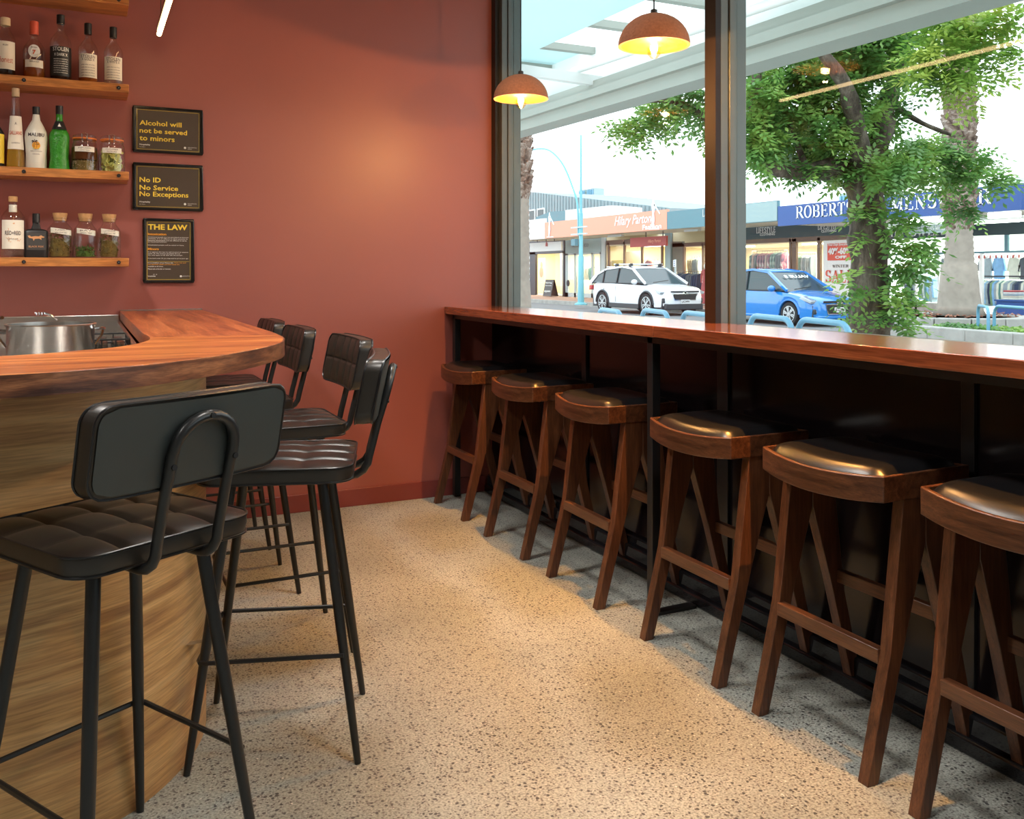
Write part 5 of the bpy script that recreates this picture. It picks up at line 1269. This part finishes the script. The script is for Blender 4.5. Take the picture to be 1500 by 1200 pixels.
    gl=MB().add(vs,fs).build('window_glass',M['carg'],t,local=True,ang=20)
    # roof skin and pillars
    rp=[prof[0],prof[1],prof[2],prof[3]];vs=[]
    for x,z in rp:
        for a in (-1,-.5,0,.5,1): vs.append((x,a*(cw(z)+.015),z+.012+.02*(1-a*a)))
    f2=[(i*5+j,i*5+j+1,(i+1)*5+j+1,(i+1)*5+j) for i in range(3) for j in range(4)]
    rf=MB().add(vs,f2).build('roof',paint,t,local=True)
    md=rf.modifiers.new('s','SOLIDIFY');md.thickness=.03
    for s in (-1,1):
        def pt(x,z,o=.012): return (x,s*(cw(z)+o),z)
        P_=MB()
        P_.bar(pt(B[0]+.02,belt),pt(*prof[0]),.06,.07)
        for a,b in zip(prof,prof[1:]): P_.bar(pt(*a),pt(*b),.05,.06)
        P_.bar(pt(*prof[3]),pt(B[5],belt),.10,.12)
        P_.build('pillar',paint,t,local=True)
        mx=(prof[1][0]+prof[0][0])/2-.42;zt_=Hh-.05
        MB().bar(pt(mx,belt),pt(mx-.1,zt_),.03,.07).bar(pt(prof[2][0]+.0,belt),pt(prof[2][0]-.12,zt_-.03),.03,.06).build('door_pillar',M['plas'],t,local=True)
        MB().bar(pt(B[0],belt+.0,.02),pt(B[5]+.05,belt,.02),.02,.025).build('window_trim',M['plas'],t,local=True)
        mr=MB().ball((B[0]-.42,s*(w+.07),belt+.05),(.09,.12,.085)).build('mirror',paint,t,local=True)
        MB().bar((B[0]-.42,s*(w-.1),belt-.0),(B[0]-.42,s*(w+.04),belt+.01),.05,.04).build('mirror_arm',M['plas'],t,local=True)
        for dx in (mx-.0,prof[2][0]+.15): 
            MB().bar((dx-.05,s*(w*1.003),belt-.13),(dx-.24,s*(w*1.003),belt-.13),.02,.03).build('door_handle',paint if not suv else M['chrome'],t,local=True)
            MB().bar((dx+.02,s*(w*.997),.40),(dx+.02,s*(w*.99),belt-.04),.006,.008).build('door_seam',M['plas'],t,local=True)
        # lamps
        fx=L_/2-.16
        MB().prism([(fx-.42,.80 if suv else .72),(fx+.02,.70 if suv else .60),(fx+.04,.78 if suv else .68),(fx-.30,.88 if suv else .80)],s*w*.66,s*w*.955,'xz').build('headlamp',M['lamp'],t,local=True,bevel=.015)
        MB().ball((L_/2-.13,s*w*.74,.50 if suv else .40),(.06,.09,.05)).build('fog_lamp',M['lamp'],t,local=True)
        MB().box(L_/2-.20,L_/2-.085,s*w*.60,s*w*.86,.42 if suv else .33,.58 if suv else .46).build('fog_recess',M['plas'],t,local=True,bevel=.02)
        MB().prism([(-L_/2-.0,.78),(-L_/2+.18,.82),(-L_/2+.20,.96),(-L_/2+.02,.96)],s*w*.62,s*w*.96,'xz').build('tail_lamp',M['tail'],t,local=True,bevel=.01)
    g0,g1=(.52,.72) if suv else (.34,.58)
    gr=MB().prism([(-w*.52,g1),(w*.52,g1),(w*.44,g0),(-w*.44,g0)],L_/2-.03,L_/2+.025,'yz').build('grille',M['blk'],t,local=True,bevel=.01)
    for k in range(5): MB().box(L_/2+.024,L_/2+.032,-w*.46,w*.46,g0+.02+(g1-g0-.03)*k/5,g0+.032+(g1-g0-.03)*k/5).build('grille_bar',M['plas'],gr,local=True)
    MB().tube([(L_/2+.025,-w*.53,g1),(L_/2+.025,w*.53,g1),(L_/2+.025,w*.45,g0),(L_/2+.025,-w*.45,g0)],.014,6,True).build('grille_surround',M['chrome'],gr,local=True)
    MB().bar((L_/2+.0,-w*.6,g1+.07),(L_/2+.0,w*.6,g1+.07),.03,.05).build('upper_grille',M['blk'],gr,local=True)
    MB().bar((L_/2+.03,-.10,g1+.035),(L_/2+.03,.10,g1+.035),.02,.05).bar((L_/2+.03,0,g1-.01),(L_/2+.03,0,g1+.08),.02,.06).build('cross_emblem',M['chrome'],gr,local=True)
    pz=(.40 if suv else .38);pl=MB().box(L_/2+.03,L_/2+.045,-.18,.18,pz,pz+.13).build('number_plate',M['white'],t,local=True)
    mb=MB();addtext(mb,plate,(L_/2+.0465,-.155,pz+.03),(0,1,0),.31,.075,.03);mb.build('lettering',M['ink'],pl,local=True,norm=False,smooth=False)
    # bonnet crease, wipers
    for s in (-1,1): MB().bar((B[0]+.05,s*w*.55,top(B[0])+.02),(L_/2-.25,s*w*.42,top(L_/2-.25)+.03),.03,.012).build('bonnet_crease',paint,t,local=True)
    MB().bar((B[0]-.02,-.5,belt+.03),(B[0]-.10,.15,belt+.10),.015,.02).build('wiper',M['blk'],t,local=True)
    return t
p=atx(942,462,16.75);yw=p.y-.15
c1=car('white_suv','white four-wheel-drive style car with roof racks parked outside the salmon shop',M['carw'],4.65,1.84,1.62,(16.75+.92,yw+(4.65/2-.90),-.15),[1.28,(.30,1.55),(-.40,1.62),(-1.40,1.54),(-1.95,1.34),-2.22],True,'LKD890',1)
for x in (.05,-.85):
    MB().tube([(x,-.72,1.71),(x,.72,1.71)],.022,8).build('roof_rack_bar',M['alloy'],c1,local=True)
    for s in (-1,1): MB().box(x-.06,x+.06,s*.60-.05,s*.60+.05,1.60,1.73).build('rack_foot',M['plas'],c1,local=True,bevel=.01)
for s in (-1,1): MB().tube([(.25,s*.62,1.63),(-1.5,s*.62,1.62)],.018,6).build('roof_rail',M['alloy'],c1,local=True)
yb_=atx(1155,470,16.8).y
c2=car('blue_sedan','bright blue saloon car parked outside the clothing shop',M['carb'],4.40,1.74,1.50,(16.8+.87,yb_+(4.40/2-.90),-.15),[1.15,(.30,1.42),(-.35,1.50),(-1.05,1.44),(-1.35,1.36),-1.85],False,'KGZ581',1)
mb=MB();addtext(mb,'VALUE $',(0.62,.55,1.26),(0,-1,0),.9,.14,.03,up=(-.75,0,.62));mb.build('windscreen_lettering',M['wprint'],c2,local=True,norm=False,smooth=False)
# ------------------------------------------------------------------ trees
def leaves(mb,c,R,n,rd,size=.075,flat=.8,dropy=.3):
    """compound leaves scattered through an ellipsoid of radius R=(rx,ry,rz)"""
    V=mb.v;Fc=mb.f
    for i in range(n):
        while True:
            p=Vector((rd.uniform(-1,1),rd.uniform(-1,1),rd.uniform(-1,1)))
            if p.length<=1: break
        p=p*(.55+.45*rd.random()) if p.length>.5 else p
        p=Vector((c[0]+p.x*R[0],c[1]+p.y*R[1],c[2]+p.z*R[2]))
        d=Vector((rd.uniform(-1,1),rd.uniform(-1,1),rd.uniform(-.7,.35))).normalized()
        up=Vector((rd.uniform(-.5,.5),rd.uniform(-.5,.5),1)).normalized();s=d.cross(up).normalized();nn=s.cross(d)
        for k in range(5):
            o=p+d*(size*.62*k)-Vector((0,0,dropy*size*.12*k*k))
            for sg in ((-1,1) if k<4 else (0,)):
                e=(s*sg+d*(.55 if sg else 1)+nn*rd.uniform(-.35,.1)).normalized()*size*rd.uniform(.85,1.2);q=e.cross(nn).normalized()*size*.24
                b=len(V);V.append(tuple(o));V.append(tuple(o+e*.5+q));V.append(tuple(o+e));V.append(tuple(o+e*.5-q));Fc.append((b,b+1,b+2,b+3))
def P3(px,py,d): return atd(px,py,d)
tree=thing('street_tree','large leafy street tree with rough brown trunk outside the window','tree',tuple(atd(1275,400,10.6).xy)+(0,))
D=10.6
def limb(pts,rs,name,parent=tree,mat=None):
    q=[P3(*p) for p in pts];out=[];rr=[]
    for i in range(len(q)-1):
        for k in range(5):
            t_=k/5;p0=q[max(i-1,0)];p1=q[i];p2=q[i+1];p3=q[min(i+2,len(q)-1)]
            v=.5*((2*p1)+(p2-p0)*t_+(2*p0-5*p1+4*p2-p3)*t_*t_+(3*p1-p0-3*p2+p3)*t_**3)
            out.append(v);r=rs[i]+(rs[i+1]-rs[i])*t_;rr.append(r*(1+.10*math.sin(len(out)*1.7)+.06*math.sin(len(out)*.9)))
    out.append(q[-1]);rr.append(rs[-1])
    m=MB().tube(out,rr,18)
    rd2=random.Random(len(pts))
    if rs[0]>.1: m.v=[(a+rd2.uniform(-.012,.012),b+rd2.uniform(-.012,.012),c) for a,b,c in m.v]
    return m.build(name,mat or M['bark'],parent,ang=180)
limb([(1278,575,D),(1277,500,D),(1274,430,D),(1272,350,D),(1268,290,D),(1262,245,D)],[.27,.235,.225,.215,.21,.20],'trunk')
limb([(1264,262,D),(1235,246,D),(1180,252,D-.2),(1135,244,D-.3),(1112,195,D-.4),(1108,120,D-.5),(1125,20,D-.6)],[.14,.13,.10,.085,.07,.055,.04],'branch')
limb([(1268,270,D),(1285,215,D),(1300,150,D+.2),(1320,90,D+.4),(1335,20,D+.5)],[.17,.14,.11,.09,.06],'branch')
limb([(1262,255,D),(1255,190,D-.5),(1235,120,D-.8),(1190,60,D-1)],[.14,.10,.08,.05],'branch')
limb([(1272,280,D),(1320,235,D+.3),(1370,220,D+.5),(1420,235,D+.6)],[.08,.06,.045,.02],'branch')
limb([(1135,240,D-.3),(1060,190,D-.2),(990,150,D),(930,150,D)],[.05,.045,.035,.02],'branch')
for a in ([(1320,90,D+.4),(1370,70,D-.3),(1420,60,D-.6)],[(1180,245,D-.2),(1150,150,D),(1160,90,D)],[(1300,150,D+.2),(1350,180,D),(1400,200,D-.3)]): limb(a,[.04,.03,.015],'branch')
rd=random.Random(5);fm=MB();fy=MB()
CL=[ # px,py,rx_px,rz_px,count
(925,190,36,28,70),(965,165,45,36,105),(1010,145,45,42,110),(1045,175,35,25,60),(1035,205,14,12,14),
(1110,110,40,45,120),(1120,170,38,55,130),(1150,130,60,65,210),(1200,100,65,75,260),(1250,130,60,90,280),(1210,175,60,60,220),(1150,215,45,30,110),
(1190,225,40,25,100),(1240,215,55,45,170),(1290,80,50,60,170),(1300,165,35,55,90),(1275,45,60,35,130),(1330,45,55,38,120),(1210,60,50,35,110),
(1330,230,50,25,110),(1300,250,40,30,100),(1370,225,45,32,120),(1420,240,40,28,90),(1455,262,26,18,30),(1340,262,38,16,45),(1395,262,35,20,52),
(1405,310,30,22,35),(1105,190,28,55,90),(1115,140,30,40,80),(1150,60,50,20,60),(1190,40,60,20,70),(1130,238,38,16,70),(1175,250,40,12,60),(1235,255,40,14,60),(1290,270,35,18,60),(1120,215,35,30,80),(1160,180,50,40,110),(1350,120,14,45,22),(1338,215,20,25,40)]
for px,py,rx,rz,n in CL:
    k=D/FPX;c=P3(px,py,D+rd.uniform(-.6,.7));leaves(fm,c,(rx*k,rx*k*1.2,rz*k),int(n*1.05),rd,.088)
SPR=[(1262,315,16,18,14),(1290,305,18,20,14),(1262,350,14,14,7),(1325,325,24,18,22),(1300,350,16,16,9),(1345,365,32,20,34),(1325,395,30,20,30),(1310,425,20,24,17),(1332,440,20,24,20),(1268,430,14,12,7),(1240,405,15,9,5),(1232,438,14,8,5),(1300,468,20,14,11),(1328,480,18,14,12),(1262,468,12,9,5),(1366,385,14,16,7)]
for px,py,rx,rz,n in SPR:
    k=(D-.5)/FPX;c=P3(px,py,D-.45+rd.uniform(-.15,.1));leaves(fm,c,(rx*k,rx*k*.6,rz*k),int(n*1.1),rd,.10)
for px,py,rx,rz,n in [(1380,85,45,45,120),(1425,60,45,45,110),(1395,120,40,25,70),(1470,25,40,40,80),(1440,110,30,25,38),(1350,90,30,40,60),(1395,35,50,30,90),(1485,75,22,30,30),(1415,155,22,14,14)]:
    k=9/FPX;c=P3(px,py,9+rd.uniform(-.3,.3));leaves(fy,c,(rx*k,rx*k*1.2,rz*k),int(n*.75),rd,.085)
fm.build('foliage',M['leaf'],tree,smooth=False,norm=False)['kind']='stuff'
fy.build('foliage',M['leafy'],tree,smooth=False,norm=False)['kind']='stuff'
# palms
def palm(px,lab,d,zb,ztop,rb,rt,zsm):
    p=atd(px,400,d);t=thing('palm_tree',lab,'palm tree',(p.x,p.y,zb))
    prof=[(rb*1.35,0),(rb*1.12,.18),(rb,.5),(rb*.9,1.1)]
    z=1.1
    while z<ztop-zb:
        z+=.06;u=min(1,z/(zsm-zb));r=rb*.9+(rt-rb*.9)*u;prof.append((r+(.012 if len(prof)%2 else -.006),z))
    MB().lathe(prof,(p.x,p.y,zb),28).build('trunk',M['palm'],t,ang=180)
    rd3=random.Random(int(px));m=MB();z=zsm
    while z<ztop:
        for k in range(9):
            a=2*PI*k/9+z*7+rd3.uniform(-.25,.25);r=rt*1.0;w_=.13;o=.05+rd3.uniform(.0,.09);h_=rd3.uniform(.16,.30)
            ca,sa=math.cos(a),math.sin(a);ta,tb=-sa,ca
            Pn=lambda rr,ww,zz:(p.x+ca*rr+ta*ww,p.y+sa*rr+tb*ww,z+zz)
            m.add([Pn(r*.9,-w_,-.03),Pn(r*.9,w_,-.03),Pn(r+o,w_*.55,h_),Pn(r+o,-w_*.55,h_),Pn(r*.8,-w_,.1),Pn(r*.8,w_,.1),Pn(r+o-.03,w_*.5,h_+.03),Pn(r+o-.03,-w_*.5,h_+.03)],[(0,1,2,3),(4,7,6,5),(3,2,6,7),(0,3,7,4),(1,5,6,2)])
        z+=.13
    m.build('leaf_bases',M['palmb'],t,ang=20)['kind']='stuff'
    return t,p
palm(1405,'stout grey palm trunk standing in the round kerbed planter',19.5,.33,7.2,.40,.26,atd(1405,335,19.5).z)
palm(757,'palm trunk with shaggy brown leaf bases at the left window edge',20,-.05,6.4,.33,.27,atd(757,290,20).z)
# planter kerbs and ground cover
p=atd(1395,460,19.5);pk=thing('round_planter','round concrete kerbed planter at the foot of the palm','planter',(p.x,p.y,-.15))
n=14
for k in range(n):
    a0,a1=2*PI*k/n+.01,2*PI*(k+1)/n-.01;R0,R1=1.25,1.55;P=[(p.x+R1*math.cos(a),p.y+R1*math.sin(a)) for a in (a0,(a0+a1)/2,a1)]+[(p.x+R0*math.cos(a),p.y+R0*math.sin(a)) for a in (a1,(a0+a1)/2,a0)]
    MB().prism(P,-.15,.33,'xy').build('kerb_stone',M['kerb'],pk,bevel=.02)
MB().lathe([(0,.42),(1.25,.42)],(p.x,p.y,-.13),28).build('soil',M['soil'],pk)
m=MB();rd=random.Random(9)
for i in range(140):
    a=rd.random()*6.28;r=1.45*math.sqrt(rd.random());c=Vector((p.x+r*math.cos(a),p.y+r*math.sin(a),.34+.02*rd.random()));q=rd.random()*6.28;l=rd.uniform(.04,.12)
    m.bar(c,c+Vector((l*math.cos(q),l*math.sin(q),.02)),.03,.01)
m.build('fallen_leaves',plain('fallen_leaf_brown',(.32,.14,.09),.9),pk)['kind']='stuff'
gk=thing('garden_kerb','long curved concrete garden kerb with low green ground cover','kerb',tuple(atd(1400,497,13.5).xy)+(0,))
base=[atz(1325,490,.02),atz(1365,492,.05),atz(1420,497,.05),atz(1490,503,.05),atz(1580,510,.05),atz(1700,520,.05)]
for i in range(len(base)-1):
    a,b=base[i],base[i+1];MB().bar((a.x,a.y,.06),(b.x,b.y,.06),.22,.34).build('kerb_stone',M['kerb'],gk,bevel=.02)
a,b=base[1],base[-2];gcv=MB()
for i in range(900):
    u=rd.random();w_=rd.random();q=a.lerp(b,u)+Vector((.35+1.1*w_,.25+.5*w_,0));c=Vector((q.x,q.y,.16+.06*rd.random()));an=rd.random()*6.28
    d=Vector((math.cos(an),math.sin(an),rd.uniform(.2,.9))).normalized()*.09;s=Vector((-math.sin(an),math.cos(an),0))*.035
    gcv.add([c,c+d*.5+s,c+d,c+d*.5-s],[(0,1,2,3)])
gcv.build('ground_cover',M['leaf'],gk,smooth=False,norm=False)['kind']='stuff'
MB().prism([(a.x+.1,a.y+.1),(b.x+.1,b.y+.1),(b.x+1.7,b.y+.9),(a.x+1.7,a.y+.9)],-.1,.16,'xy').build('soil',M['soil'],gk)
pp=thing('parking_sign','small white parking sign on a slim pole behind the white car','sign',(GX+.6,Y(989.5,GX+.6),0))
X=GX+.6;MB().tube([(X,Y(989.5,X),0),(X,Y(989.5,X),Z(989,380,X))],.04,10).build('pole',M['greyp'],pp)
MB().box(X-.06,X-.04,Y(991.5,X),Y(988,X),Z(989,391,X),Z(989,381,X)).build('panel',M['white'],pp)
mb=MB()
for k in range(3): mb.box(X-.065,X-.061,Y(991,X)+.02,Y(988.5,X)-.02,Z(989,389.5-3*k,X),Z(989,388.2-3*k,X))
mb.build('symbols',M['navy'],pp)
